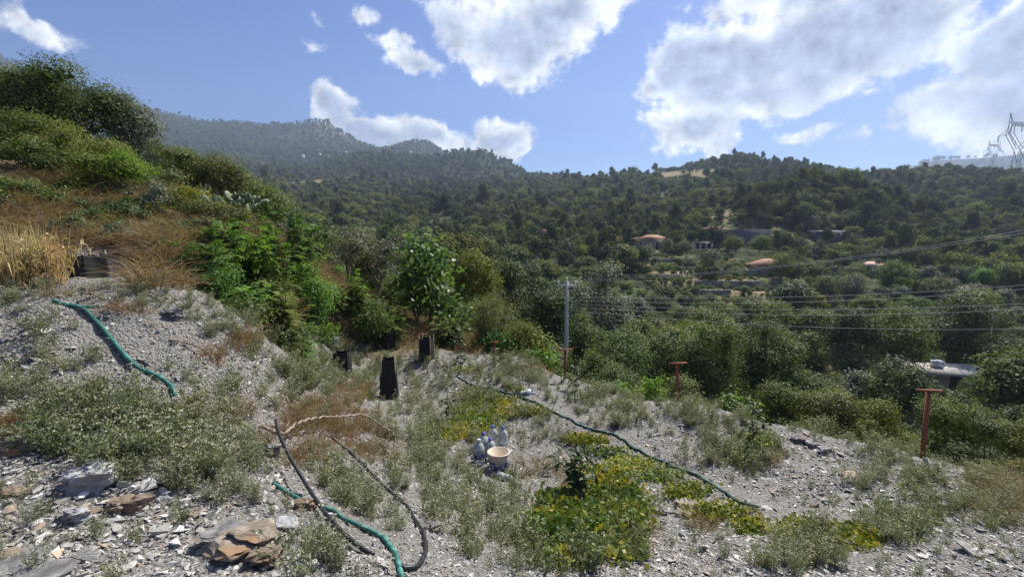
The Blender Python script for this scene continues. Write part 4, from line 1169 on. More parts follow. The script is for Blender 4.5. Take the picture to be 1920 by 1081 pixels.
# ------------------------------------------------------------------ utility poles, wires, pylons
POLE = plain('pole_concrete', (.56, .54, .50), .85, .15, nscale=4, namp=.2, bump=.2, bscale=30)
STEEL = plain('galvanised_steel', (.27, .285, .31), .6, .3, .2)
PORCELAIN = plain('porcelain', (.8, .8, .78), .25, .5)
WIRE = plain('wire_aluminium', (.34, .35, .37), .6, .3)
def pole(px, ptop, Y, arm, label, armw=1.05, insul=3, foot=None):
    top = at(px, ptop, Y)
    x = top[0]; z0 = min(hz(x, Y) - .3, top[2] - 5)
    o = empty('utility_pole', (x, Y, z0))
    H = top[2] - z0
    t = np.linspace(0, 1, 6)
    M = MB(); M.tube([(0, 0, H * a) for a in t], .14 - .055 * t, 10); M.build('shaft', POLE, o, True)
    if arm:
        M = MB(); M.box(-armw / 2, armw / 2, -.05, .05, H - .28, H - .19); M.build('crossarm', POLE, o)
        for k in range(insul):
            xx = (k / (insul - 1) - .5) * armw * .92
            if abs(xx) < .12: zz = H + .003
            else: zz = H - .187
            M = MB(); M.lathe([(.001, 0), (.02, 0), (.02, .06), (.055, .07), (.06, .11), (.04, .13), (.055, .16), (.035, .2), (.001, .2)], 10, M=Matrix.Translation((xx, 0, zz)))
            M.build('insulator', PORCELAIN, o, True)
    for q in range(4):
        M = MB(); M.box(-.03, .16, -.02, .02, H - 1.15 - q * .42, H - 1.11 - q * .42); M.build('bracket', STEEL, o)
    return tag(o, label, 'utility pole')
pole(1063, 527, 26, True, 'grey concrete utility pole with a crossarm at the terrace edge')
pole(1863, 578, 72, True, 'thin second utility pole in front of dark trees at right', .9)
pole(1341, 562, 85, False, 'small pale post among the trees in the valley')
def wire(pts, Ys, r, label, name='power_line'):
    pts = np.array(pts, float)
    xs = np.linspace(pts[0, 0], pts[-1, 0], 28)
    co = np.polyfit(pts[:, 0], pts[:, 1], min(2, len(pts) - 1))
    P = [at(x, np.polyval(co, x), Ys[0] + (Ys[1] - Ys[0]) * (x - xs[0]) / (xs[-1] - xs[0])) for x in xs]
    m = MB(); m.tube(P, r, 5); o = m.build(name, WIRE, None, True)
    return tag(o, label, 'power line', 'power lines running right from the utility pole')
NUM = ['uppermost', 'second from the top', 'third from the top', 'fourth from the top', 'lowest']
for k, (a, b, c, zz) in enumerate(((555, 556, 531, 556), (562, 566, 538, 565), (569, 580, 567, 572), (575, 590, 577, 579), (581, 612, 615, 588))):
    wire([(1066, a), (1100, a + 3), (1500, b), (1960, c)], (26, 19.5), .010, 'thin power line crossing the valley, %s of the lower five' % NUM[k])
for k, dy in enumerate((0, 3)):
    wire([(1066 + 14 * k, 526 + dy), (1400, 504 + dy), (1740, 461 + dy * 1.3), (1960, 424 + dy * 2)], (26, 16), .008, '%s power line of the rising pair from the pole top' % ('upper', 'lower')[k])

def pylon(px, py_foot, py_top, Y, rz, label):
    b = at(px, py_foot, Y); t = at(px, py_top, Y)
    H = t[2] - b[2]; o = empty('lattice_pylon', b, math.radians(rz))
    S = H / 100.0; r = .005 * H
    def bars(name, segs, rr=1.0):
        m = MB()
        for p, q in segs: m.tube([np.array(p) * S, np.array(q) * S], r * rr, 4)
        m.build(name, STEEL, o)
    legs = []
    for sx in (-1, 1):
        for sy in (-1, 1):
            legs.append(((sx * 13, sy * 9, -30), (sx * 5, sy * 4, 46)))
            if sx > 0:
                legs += [((-13 + 8 * f / 4, sy * (9 - 5 * f / 4), -30 + 76 * f / 4), (13 - 8 * (f + 1) / 4, sy * (9 - 5 * (f + 1) / 4), -30 + 76 * (f + 1) / 4)) for f in range(4)]
                legs += [((13 - 8 * f / 4, sy * (9 - 5 * f / 4), -30 + 76 * f / 4), (-13 + 8 * (f + 1) / 4, sy * (9 - 5 * (f + 1) / 4), -30 + 76 * (f + 1) / 4)) for f in range(4)]
    bars('legs', legs)
    fork = []
    for sx in (-1, 1):
        for sy in (-1, 1):
            fork += [((sx * 5, sy * 4, 46), (sx * 30, sy * 3, 70)), ((sx * 1, sy * 4, 50), (sx * 24, sy * 3, 74)), ((sx * 30, sy * 3, 70), (sx * 25, sy * 2, 90)), ((sx * 22, sy * 3, 73), (sx * 20, sy * 2, 86))]
        fork += [((sx * 12, 0, 53), (sx * 12, 0, 62)), ((sx * 20, 0, 60), (sx * 18, 0, 68)), ((sx * 30, 0, 70), (sx * 20, 0, 86))]
    bars('fork', fork)
    beam = []
    for sy in (-2, 2):
        beam += [((-25, sy, 90), (25, sy, 90)), ((-20, sy, 85), (20, sy, 85))]
        xs = np.linspace(-25, 25, 9)
        beam += [((xs[i], sy, 90), (xs[i + 1] * .85, sy, 85)) for i in range(8)]
    bars('crossbeam', beam, .8)
    for sx in (-1, 1):
        bars('peak', [((sx * 25, -2, 90), (sx * 29, 0, 104)), ((sx * 21, 2, 90), (sx * 29, 0, 104)), ((sx * 30, 0, 72), (sx * 29, 0, 104))], .8)
        bars('arm', [((sx * 30, -2, 70), (sx * 50, 0, 66)), ((sx * 30, 2, 70), (sx * 50, 0, 66)), ((sx * 28, 0, 80), (sx * 50, 0, 66))], .8)
        m = MB(); m.tube([np.array((sx * 50, 0, 66)) * S, np.array((sx * 50, 0, 57)) * S], r * 1.3, 5); m.build('insulator', PORCELAIN if False else STEEL, o)
    m = MB(); m.tube([np.array((0, 0, 85)) * S, np.array((0, 0, 76)) * S], r * 1.3, 5); m.build('insulator', STEEL, o)
    return tag(o, label, 'pylon')
pylon(1906, 338, 218, 455, 14, 'larger steel lattice pylon cut off by the right edge')
pylon(1860, 318, 266, 560, 14, 'smaller steel lattice pylon on the right skyline')


# ------------------------------------------------------------------ things on the terrace
RED_STEEL = plain('red_oxide_paint', (.21, .075, .05), .8, .15, nscale=18, namp=.5, bump=.3, bscale=90)
NET = plain('black_shade_net', (.020, .021, .022), .75, .2, nscale=9, namp=.7, bump=.3, bscale=300)
STAKE = plain('weathered_stake', (.30, .25, .17), .9, .1, nscale=30, namp=.3)
def t_post(px, py_top, Y, rz, label, w=.27, base_py=None, tilt=0):
    top = at(px, py_top, Y); x = top[0]; z0 = hz(x, Y)
    if base_py is not None: z0 = min(z0, at(px, base_py, Y)[2])
    H = top[2] - z0
    o = empty('vineyard_post', (x, Y, z0), math.radians(rz))
    m = MB()
    for a0, a1, b0, b1 in ((-.022, .022, -.004, .004), (-.022, -.016, .004, .034), (.016, .022, .004, .034)):
        m.box(a0, a1, b0, b1, -.15, H - .032)
    m.build('upright', RED_STEEL, o)
    m = MB(); M = Matrix.Translation((0, 0, H - .015)) @ Matrix.Rotation(tilt, 4, 'Y')
    m.box(-w / 2, w / 2, -.024, .024, -.008, .0, M); m.box(-w / 2, w / 2, -.024, -.019, -.022, -.0085, M); m.box(-w / 2, w / 2, .019, .024, -.022, -.0085, M)
    m.build('crossbar', RED_STEEL, o)
    return tag(o, label, 'post', 'red steel vine posts')
t_post(1743, 728, 6.3, -8, 'big rust-red steel T-post at the right end of the stony lip', .33)
t_post(1272, 678, 8.9, 10, 'rust-red T-post in shrubs, middle one of the larger three', .36)
t_post(1060, 653, 10.1, 14, 'rust-red T-post standing right in front of the utility pole', .36)
t_post(927, 639, 12.2, 15, 'thin rust-red T-post in front of the tamarisk', .24)
t_post(858, 629, 12.4, 10, 'thin rust-red T-post behind the slender dark sapling', .24)
t_post(792, 624, 12.0, 5, 'thin dark T-post behind the square tree guard', .26)

def tree_guard(px, py_base, py_top, wpx, Y, label, taper=.86, rz=12, seed=0, lean=0.0):
    g = np.random.default_rng(seed)
    b = at(px, py_base, Y); x = b[0]; z0 = hz(x, Y)
    t = at(px, py_top, Y); H = t[2] - z0; w = wpx * Y / F_PX / 2 / 1.12
    o = empty('tree_guard', (x, Y, z0), math.radians(rz))
    m = MB(); n = 12; rows = 8
    # netting wrapped round four stakes: a soft-cornered open sleeve with a slightly sagging rim
    ring = []
    for k in range(4):
        a, b2 = [(-1, -1), (1, -1), (1, 1), (-1, 1)][k], [(1, -1), (1, 1), (-1, 1), (-1, -1)][k]
        for f in np.arange(n) / n:
            p = np.array(a) * (1 - f) + np.array(b2) * f
            ring.append(p * (1 - .05 * math.sin(math.pi * f)))
    ring = np.array(ring); N = len(ring)
    V = []
    for r in range(rows + 1):
        f = r / rows; s = w * (1 - (1 - taper) * f)
        wob = 1 + .055 * np.sin(np.arange(N) * .55 + 3 * f + seed) + g.normal(size=N) * .006
        zz = H * f - (.02 + .03 * np.abs(np.sin(np.arange(N) / n * math.pi))) * (r == rows) + g.normal() * .004
        V.append(np.column_stack([ring * (s * wob)[:, None] + np.array((lean * H * f, 0)), np.full(N, 0) + zz]))
    outer = np.vstack(V); inner = outer.copy(); inner[:, :2] *= .985
    idx = np.arange(N); q = []
    for r in range(rows):
        for a in idx:
            b_ = (a + 1) % N
            q.append((r * N + a, r * N + b_, (r + 1) * N + b_, (r + 1) * N + a))
    off = len(outer); q2 = [(off + d, off + c, off + b_, off + a) for a, b_, c, d in q]
    rim = [(rows * N + a, rows * N + (a + 1) % N, off + rows * N + (a + 1) % N, off + rows * N + a) for a in idx]
    m.add(np.vstack([outer, inner]), q + q2 + rim); m.build('netting_sleeve', NET, o, False)
    for sx, sy in ((-1, -1), (1, -1), (1, 1), (-1, 1)):
        s0, s1 = w * .93, w * .93 * taper
        e = H + g.uniform(.0, .07)
        m = MB(); m.tube([(sx * s0, sy * s0, -.1), (sx * s1 + lean * H, sy * s1, e)], .011, 6); m.build('stake', STAKE if seed % 2 else NET, o)
    return tag(o, label, 'tree guard', 'black netting tree guards')
tree_guard(730, 742, 668, 37, 8.8, 'tall tapered black tree guard, nearest on the lower terrace', .78, 10, 1)
tree_guard(643, 706, 656, 33, 9.8, 'black tree guard on the lower terrace beside the feathery shrubs', .92, 6, 2)
tree_guard(800, 678, 630, 27, 11.5, 'square black tree guard in front of the thin dark T-post', .97, -8, 3)
tree_guard(732, 664, 618, 24, 12.6, 'crumpled black tree guard directly behind the tall tapered one', .85, 15, 4, .05)
tree_guard(166, 542, 474, 50, 6.9, 'larger black tree guard on top of the bank beside dead canes', .9, -14, 5, .06)
tree_guard(219, 533, 501, 34, 8.2, 'low black tree guard on the bank, right of the larger one', .95, 8, 6)
tree_guard(-12, 545, 500, 44, 6.6, 'black tree guard cut off by the left edge', .8, 4, 7)

# ---- hoses and pipes
GREEN_PIPE = plain('green_pipe', (.030, .130, .105), .5, .35, nscale=14, namp=.3)
BLACK_PIPE = plain('black_pipe', (.016, .016, .021), .42, .4, nscale=10, namp=.3)
DUSTY_HOSE = plain('dusty_dark_hose', (.036, .085, .068), .65, .25, nscale=8, namp=.4)
TAPE = plain('pale_teal_tape', (.07, .22, .18), .55, .3, nscale=12, namp=.3)
def catmull(P, n=14):
    P = np.asarray(P, float); Q = np.vstack([2 * P[0] - P[1], P, 2 * P[-1] - P[-2]]); out = []
    for i in range(1, len(Q) - 2):
        for t in np.arange(n) / n:
            a, b, c, d = Q[i - 1:i + 3]
            out.append(.5 * (2 * b + (c - a) * t + (2 * a - 5 * b + 4 * c - d) * t ** 2 + (3 * b - a - 3 * c + d) * t ** 3))
    out.append(P[-1]); return np.array(out)
def path(pts, r):
    """(px, py, lift): lies on the soil, lifted where the photograph shows it in the air"""
    out = []
    for px, py, lift in pts:
        if lift <= 0:
            p = G(px, py); p[2] += r * .8
        else:
            p = G(px, py); d = p - np.array((0, 0, EYE)); p = np.array((0, 0, EYE)) + d * (1 - lift)
        out.append(p)
    C = catmull(out)
    gz = height(C[:, 0], C[:, 1]) + micro(C[:, 0], C[:, 1]) + r * .8
    C[:, 2] = np.maximum(C[:, 2], gz)
    return C
HOSE_PTS = []
def hose(name, pts, r, mat, label, cat='hose', wraps=0, seed=0, n=10, taper=None):
    C = path(pts, r); HOSE_PTS.append(C)
    o = empty(name, C[0])
    m = MB(); m.tube(C - C[0], r if taper is None else np.linspace(r, r * taper, len(C)), n); m.build('tube', mat, o, True)
    g = np.random.default_rng(seed)
    for w in range(wraps):
        i = int(g.integers(3, len(C) - 5)); k = int(g.integers(2, 4))
        m = MB(); m.tube(C[i:i + k + 1] - C[0], r * 1.12, n); m.build('tape_wrap', TAPE, o, True)
    return tag(o, label, cat)
hose('irrigation_pipe', [(100, 569, 0), (150, 580, 0), (190, 615, 0), (225, 655, .01), (258, 688, .01), (298, 706, .01), (318, 724, .0), (329, 745, 0)], .019, GREEN_PIPE, 'thick green irrigation pipe running down the bank', 'pipe', 3, 1)
hose('irrigation_pipe', [(112, 571, 0), (150, 575, 0), (188, 577, 0)], .012, TAPE, 'short thin teal pipe end on top of the bank', 'pipe')
hose('water_hose', [(700, 1042, 0), (660, 1012, .02), (612, 962, .05), (570, 900, .08), (538, 845, .11), (521, 805, .125), (517, 786, .13)], .013, BLACK_PIPE, 'black hose arching up out of the weeds to a free end', 'hose')
hose('water_hose', [(622, 818, .05), (660, 850, .045), (705, 895, .035), (745, 932, .02), (778, 975, .0), (796, 1012, .0), (797, 1040, .0), (783, 1062, 0), (755, 1068, 0)], .015, BLACK_PIPE, 'thin black hose curving into a hook below the weeds', 'hose')
hose('irrigation_pipe', [(512, 908, 0), (560, 936, 0), (615, 958, .01), (672, 982, .01), (712, 1003, .01), (737, 1030, .01), (747, 1060, 0), (757, 1095, 0)], .014, GREEN_PIPE, 'green pipe patched with pale tape beside the black hoses', 'pipe', 9, 4)
hose('water_hose', [(858, 708, 0), (885, 722, 0), (940, 735, 0), (990, 750, 0), (1040, 774, 0), (1085, 797, 0), (1110, 806, 0), (1150, 816, .0), (1190, 842, 0), (1215, 856, 0), (1265, 874, .006), (1330, 904, .008), (1380, 936, .006), (1422, 952, 0)], .020, DUSTY_HOSE, 'long dusty green hose lying across the terrace', 'hose', 2, 6)
DEADWOOD = plain('dead_wood', (.25, .205, .16), .9, .1, nscale=25, namp=.4, bump=.5, bscale=60)
def branch(pts, r, label, twigs=4, seed=0):
    C = path(pts, r); HOSE_PTS.append(C); g = np.random.default_rng(seed)
    C[1:-1] += g.normal(size=(len(C) - 2, 3)) * r * .35
    o = empty('fallen_branch', C[0]); D = C - C[0]
    m = MB(); m.tube(D, r * np.linspace(1, .45, len(D)), 7); m.build('limb', DEADWOOD, o, True)
    for k in range(twigs):
        i = int(g.integers(2, len(D) - 2)); d = unit(g.normal(size=3)); d[2] = abs(d[2])
        m = MB(); L = g.uniform(.08, .2)
        m.tube([D[i], D[i] + d * L * .5 + g.normal(size=3) * .01, D[i] + d * L], [r * .45, r * .3, r * .12], 5); m.build('twig', DEADWOOD, o, True)
    return tag(o, label, 'branch')
branch([(490, 798, .02), (530, 811, .07), (558, 792, .09), (600, 781, .10), (645, 780, .11), (682, 777, .11), (712, 794, .09), (740, 815, .06), (737, 846, .0)], .016, 'bare crooked branch arching over the rust-coloured grass', 5, 1)
branch([(318, 637, 0), (352, 643, .01), (378, 652, .02), (398, 668, .02), (402, 690, 0)], .011, 'short dead branch on the bare bank beside a dry tuft', 3, 2)

# ---- bucket and bottles
def clear_plastic():
    m, nt, out = new_mat('cloudy_clear_plastic')
    p = principled(nt, out, .16, .5)
    p.inputs['Base Color'].default_value = (.86, .91, .90, 1); p.inputs['Transmission Weight'].default_value = .68; p.inputs['IOR'].default_value = 1.15
    return m
CLEAR = clear_plastic()
BLUE_CAP = plain('blue_cap', (.03, .05, .36), .4, .4)
def label_print(name, base, ink, sc):
    m, nt, out = new_mat(name)
    p = principled(nt, out, .4, .4)
    tc = nd(nt, 'ShaderNodeTexCoord'); mp = nd(nt, 'ShaderNodeMapping'); lk(nt, tc.outputs['Object'], mp.inputs[0]); mp.inputs['Scale'].default_value = (sc, sc, sc * 1.7)
    n = noise(nt, mp.outputs[0], 1.0, 3, .6)
    lk(nt, mixc(nt, smooth(nt, n, .53, .58), base, ink), p.inputs['Base Color'])
    return m
LBL_NAVY = label_print('navy_label', (.03, .05, .13), (.55, .6, .68), 20)
LBL_BLUE = label_print('blue_label', (.04, .22, .60), (.07, .27, .62), 20)
def bottle(px, py_base, Y, label, cap, lbl=None, H=.33, R=.078, rz=0):
    b = at(px, py_base, Y); z0 = hz(b[0], Y)
    o = empty('water_bottle', (b[0], Y, z0 - .005), rz); k = H / .33
    prof = [(.001, 0), (R * .85, 0), (R, .012 * k), (R, .055 * k), (R * .96, .065 * k), (R, .075 * k), (R, .165 * k), (R * .95, .175 * k), (R, .185 * k), (R * .98, .215 * k), (R * .8, .26 * k), (R * .42, .288 * k), (.021, .296 * k), (.021, .312 * k), (.001, .3125 * k)]
    m = MB(); m.lathe(prof, 24); m.build('body', CLEAR, o, True)
    m = MB(); m.lathe([(.001, .3135 * k), (.026, .3135 * k), (.026, .334 * k), (.022, .338 * k), (.001, .338 * k)], 18); m.build('cap', cap, o, True)
    if lbl is not None:
        m = MB(); m.lathe([(R + .0012, .092 * k), (R + .0015, .15 * k)], 24); m.build('paper_label', lbl, o, True)
    m = MB(); an = np.linspace(0, math.pi, 9)
    m.tube([(.05 * math.cos(a), 0, .298 * k + .028 * math.sin(a)) for a in an], .0045, 6); m.build('handle', cap, o, True)
    return tag(o, label, 'bottle', 'plastic water bottles beside the bucket')
WHITE_CAP = plain('dull_white_cap', (.42, .46, .52), .5, .4)
bottle(898, 869, 6.05, 'clear water bottle with navy label, foremost left in the cluster', WHITE_CAP, LBL_NAVY)
bottle(907, 854, 6.38, 'bottle with a bright blue label and dark cap behind the foremost one', BLUE_CAP, LBL_BLUE, rz=.6)
bottle(919, 862, 6.28, 'blue-capped bottle tucked directly behind the bucket', BLUE_CAP, LBL_NAVY, rz=1.0, H=.30)
bottle(924, 845, 6.75, 'rear left clear bottle with a light blue cap', BLUE_CAP, None, rz=.3)
bottle(943, 846, 6.72, 'rear right clear bottle, standing behind the bucket rim', BLUE_CAP, None, rz=2)
def build_bucket():
    Y = 6.0; b = at(935, 882, Y); z0 = hz(b[0], Y)
    o = empty('bucket', (b[0], Y, z0 - .01)); R0, R1, H = .118, .145, .27
    cream = plain('cream_plastic', (.56, .47, .36), .55, .3, nscale=14, namp=.18)
    prof = [(.001, 0), (R0, 0), (R0 + (R1 - R0) * .5, H * .5), (R1, H), (R1 - .006, H), (R0 - .006, .012), (.001, .012)]
    m = MB(); m.lathe(prof, 32); m.build('shell', cream, o, True)
    m = MB(); m.lathe([(R1 + .0005, H - .022), (R1 + .009, H - .020), (R1 + .010, H - .002), (R1 - .002, H + .004), (R1 - .007, H)], 32); m.build('rim', cream, o, True)
    pr = label_print('bucket_print', (.07, .09, .20), (.50, .55, .64), 17)
    m = MB(); e = .0016
    m.lathe([(R0 + e + .002, .02), (R0 + (R1 - R0) * .62 + e, H * .62)], 32); m.build('printed_band', pr, o, True)
    an = np.linspace(.15, math.pi - .15, 14)
    m = MB(); m.tube([((R1 + .012) * math.cos(a), -.02 - .12 * math.sin(a), H - .03 - .05 * math.sin(a)) for a in an], .003, 6); m.build('wire_handle', STEEL, o, True)
    tag(o, 'open cream bucket with a dark blue printed band', 'bucket')
    b = at(944, 893, 5.72); z0 = hz(b[0], 5.72)
    o = empty('crushed_bottle', (b[0], 5.72, z0 + .045), .5); o.rotation_euler = (0, math.pi / 2, 2.6)
    prof = [(.001, -.11), (.04, -.11), (.046, -.09), (.043, -.02), (.047, .03), (.04, .08), (.018, .115), (.014, .14), (.001, .141)]
    m = MB(); m.lathe(prof, 18); V = m.V[0]; V[:, 0] *= .8 + .15 * np.sin(V[:, 2] * 40); m.build('body', CLEAR, o, True)
    m = MB(); m.lathe([(.001, .1425), (.017, .1425), (.017, .157), (.001, .158)], 14); m.build('cap', WHITE_CAP, o, True)
    tag(o, 'small empty clear bottle lying in front of the bucket', 'bottle')
build_bucket()
def build_bag():
    p = G(990, 737); g = np.random.default_rng(4)
    bm = bmesh.new(); bmesh.ops.create_icosphere(bm, subdivisions=3, radius=1)
    V = np.array([v.co for v in bm.verts]); t = np.array([[l.index for l in f.verts] for f in bm.faces]); bm.free()
    n = fbm(V[:, 0] * 3 + 7, V[:, 1] * 3 + V[:, 2] * 4, 8, 3)
    V = V * (1 + .8 * n)[:, None] * np.array((.13, .08, .045)); V[:, 2] = np.maximum(V[:, 2] + .025, 0)
    m = MB(); m.add(V, None, t); o = m.build('plastic_bag', plain('white_bag', (.55, .56, .57), .4, .3), None, False, p)
    tag(o, 'crumpled white plastic bag beside the long hose', 'plastic bag')
build_bag()
def build_prickly_pear():
    p = at(432, 402, 12.2); z0 = hz(p[0], 12.2)
    o = empty('prickly_pear', (p[0], 12.2, z0)); g = np.random.default_rng(9)
    m_ = plain('cactus_green', (.14, .18, .10), .6, .3, nscale=8, namp=.3)
    bm = bmesh.new(); bmesh.ops.create_icosphere(bm, subdivisions=2, radius=1)
    V0 = np.array([v.co for v in bm.verts]); t = np.array([[l.index for l in f.verts] for f in bm.faces]); bm.free()
    V = V0 * np.array((.10, .025, .14)); V[:, 2] += .13; V[:, 0] *= 1 + .3 * (V[:, 2] - .13) / .14 * .5
    mb = MB(); mb.add(V, None, t); pm = mb.mesh('pad', m_, True)
    tips = [((0, 0, 0), 0)]
    def grow(pos, tilt, rz, lv):
        q = link('pad', pm, o, pos); q.rotation_euler = (tilt[0], tilt[1], rz); q.scale = (g.uniform(.8, 1.15),) * 3
        if lv < 3:
            for k in range(int(g.integers(1, 4))):
                a = Matrix.Rotation(rz, 3, 'Z') @ Matrix.Rotation(tilt[1], 3, 'Y') @ Matrix.Rotation(tilt[0], 3, 'X')
                tip = Vector(pos) + a @ Vector((g.uniform(-.07, .07), 0, .24))
                grow(tuple(tip), (tilt[0] + g.normal() * .3, tilt[1] + g.normal() * .5), rz + g.normal() * .7, lv + 1)
    for k in range(4): grow((g.uniform(-.5, .5), g.uniform(-.3, .3), -.05), (g.normal() * .2, g.normal() * .35), g.uniform(-.8, .8), 0)
    tag(o, 'prickly pear cactus with pale pads on the hillside skyline', 'cactus')
build_prickly_pear()

# ---- young fruit trees
CITRUS = leaf_mat('leaf_citrus', (.020, .040, .014), (.055, .085, .028), .18, .5, .2)
def leaf_blade(L, W, bend, mat):
    u = np.linspace(0, 1, 5); w = W / 2 * np.sin(np.pi * (u * .94 + .03)) ** .8
    z = -bend * L * u ** 2
    V = []
    for i in range(5): V += [(-w[i], u[i] * L, z[i] + abs(w[i]) * .35), (0, u[i] * L, z[i]), (w[i], u[i] * L, z[i] + abs(w[i]) * .35)]
    q = []
    for i in range(4): q += [(3 * i, 3 * i + 1, 3 * i + 4, 3 * i + 3), (3 * i + 1, 3 * i + 2, 3 * i + 5, 3 * i + 4)]
    m = MB(); m.add(V, q, tint=.5); return m.mesh('leaf', mat, True)
LEAVES_CIT = [leaf_blade(.11, .045, b, CITRUS) for b in (.1, .3, .5)]
def sapling(px, py_base, py_top, Y, label, seed, nleaf=40, spread=.25, lmesh=None, ls=1.0, stemr=.008, lean=(0, 0), lo=.35, name='citrus_sapling'):
    g = np.random.default_rng(seed); b = at(px, py_base, Y); z0 = hz(b[0], Y); H = at(px, py_top, Y)[2] - z0
    o = empty(name, (b[0], Y, z0)); lmesh = lmesh or LEAVES_CIT
    st = MB(); t = np.linspace(0, 1, 7)[:, None]
    P = np.array((lean[0], lean[1], H - .05)) * t + np.array((0, 0, -.05)) * (1 - t); P[1:-1, :2] += g.normal(size=(5, 2)) * .012
    st.tube(P, stemr * np.linspace(1.3, .5, 7), 6)
    tips = [(P, .0)]
    for k in range(max(3, nleaf // 8)):
        f = g.uniform(lo, .9); i = f * 6; a = int(i); s = P[a] + (P[a + 1] - P[a]) * (i - a); an = g.uniform(0, 6.28)
        e = s + np.array((math.cos(an) * spread, math.sin(an) * spread, spread * g.uniform(.3, 1.1))) * g.uniform(.5, 1)
        B = np.array([s, (s + e) / 2 + np.array((0, 0, -.02)), e]); st.tube(B, stemr * np.array((.6, .45, .25)), 5, cap=False); tips.append((B, .2))
    st.build('stem', BARK, o, True)
    for k in range(nleaf):
        B, f0 = tips[int(g.integers(len(tips)))]
        f = g.uniform(max(f0, lo if B is P else .15), 1.0); i = f * (len(B) - 1); a = min(int(i), len(B) - 2); s = B[a] + (B[a + 1] - B[a]) * (i - a)
        q = link('leaf', lmesh[int(g.integers(len(lmesh)))], o, s)
        q.rotation_euler = (g.uniform(-.3, 1.0), g.normal() * .5, g.uniform(0, 6.28)); q.scale = (ls * g.uniform(.7, 1.2),) * 3
    return tag(o, label, 'sapling', 'young fruit trees planted on the terrace')
sapling(1085, 985, 838, 4.6, 'young citrus with large dark leaves in the yellow-green creeper', 11, 95, .30, None, 1.15, .011)
sapling(840, 812, 722, 7.3, 'thin sapling with few leaves left of the yellow creeper', 12, 26, .1, None, .8, .007)
sapling(863, 702, 622, 10.6, 'slender dark leafy sapling near the end of the terrace', 13, 90, .20, None, .9, .009, lo=.25)
sapling(1080, 772, 690, 9.3, 'dark sapling at the terrace edge right of the utility pole', 14, 70, .24, None, .95, .009, lo=.2)
sapling(1408, 872, 745, 6.6, 'tall thin sapling with yellow leaves on the right of the terrace', 15, 60, .2, None, .8, .009, lo=.2)
sapling(1025, 880, 868, 5.9, 'tiny dark seedling on bare shale right of the bucket', 16, 8, .05, None, .8, .004)


# ------------------------------------------------------------------ rocks and stones
def rock_mat(name, a, b, stain=None, tints=.0):
    m, nt, out = new_mat(name)
    p = principled(nt, out, .85, .2)
    tc = nd(nt, 'ShaderNodeTexCoord'); O = tc.outputs['Object']; oi = nd(nt, 'ShaderNodeObjectInfo')
    mp = nd(nt, 'ShaderNodeMapping'); lk(nt, O, mp.inputs[0]); mp.inputs['Scale'].default_value = (1, 1, 4)
    n = noise(nt, mp.outputs[0], 9, 6, .65)
    c = mixc(nt, smooth(nt, n, .3, .7), a, b)
    if stain:
        c = mixc(nt, mth(nt, 'MULTIPLY', smooth(nt, noise(nt, O, 5, 3, .5), .52, .66), .75), c, stain)
    r = oi.outputs['Random']
    if tints:
        c = mixc(nt, mth(nt, 'MULTIPLY', smooth(nt, r, .86, .97), tints * .8), c, (.33, .22, .12))
        c = mixc(nt, mth(nt, 'MULTIPLY', smooth(nt, mth(nt, 'SUBTRACT', 1.0, r), .74, .96), tints), c, (.58, .57, .55))
        r2 = mth(nt, 'FRACT', mth(nt, 'MULTIPLY', r, 53.0))
        c = mixc(nt, 1.0, c, mth(nt, 'MULTIPLY_ADD', r2, .9, .5), 'MULTIPLY')
    lk(nt, c, p.inputs['Base Color'])
    bn = nd(nt, 'ShaderNodeBump'); bn.inputs['Strength'].default_value = .6; bn.inputs['Distance'].default_value = .015
    lk(nt, n, bn.inputs['Height']); lk(nt, bn.outputs[0], p.inputs['Normal'])
    return m
SHALE = rock_mat('shale_stone', (.265, .255, .235), (.52, .50, .462), None, .8)
TAN_ROCK = rock_mat('tan_rock', (.14, .115, .085), (.31, .265, .205), (.27, .15, .07))
GREY_ROCK = rock_mat('grey_rock', (.09, .088, .085), (.26, .252, .24), (.22, .16, .10))
BROWN_ROCK = rock_mat('brown_rock', (.10, .075, .055), (.26, .20, .15), (.20, .12, .07))
WHITE_ROCK = rock_mat('white_rock', (.19, .192, .20), (.40, .395, .385), (.24, .21, .18))
def hull_rock(g, n, dims, mat, name='stone', rough=0.0, sub=0):
    bm = bmesh.new()
    P = g.uniform(-1, 1, (n, 3)); P /= np.maximum(1.0, np.linalg.norm(P[:, :2], axis=1))[:, None]
    P[:, 2] = np.sign(P[:, 2]) * np.abs(P[:, 2]) ** .5
    P *= np.array(dims) / 2
    vs_ = [bm.verts.new(p) for p in P]
    r = bmesh.ops.convex_hull(bm, input=vs_)
    bmesh.ops.delete(bm, geom=[e for e in r['geom_interior'] if isinstance(e, bmesh.types.BMVert)], context='VERTS')
    if sub:
        bmesh.ops.subdivide_edges(bm, edges=bm.edges[:], cuts=sub, use_grid_fill=True)
        s = g.uniform(0, 50)
        V = np.array([v.co for v in bm.verts])
        d = float(np.mean(dims))
        k = fbm(V[:, 0] / d * 4 + s, (V[:, 1] + V[:, 2] * 3) / d * 4, 5, 3)
        k2 = vnoise(V[:, 2] / d * 22 + s, V[:, 0] / d * 1.5, 3)
        for v, a, b in zip(bm.verts, k, k2):
            h = v.co.normalized(); v.co += h * d * (rough * a + rough * .45 * b)
    me = bpy.data.meshes.new(name); bm.to_mesh(me); bm.free()
    me.materials.append(mat)
    return me
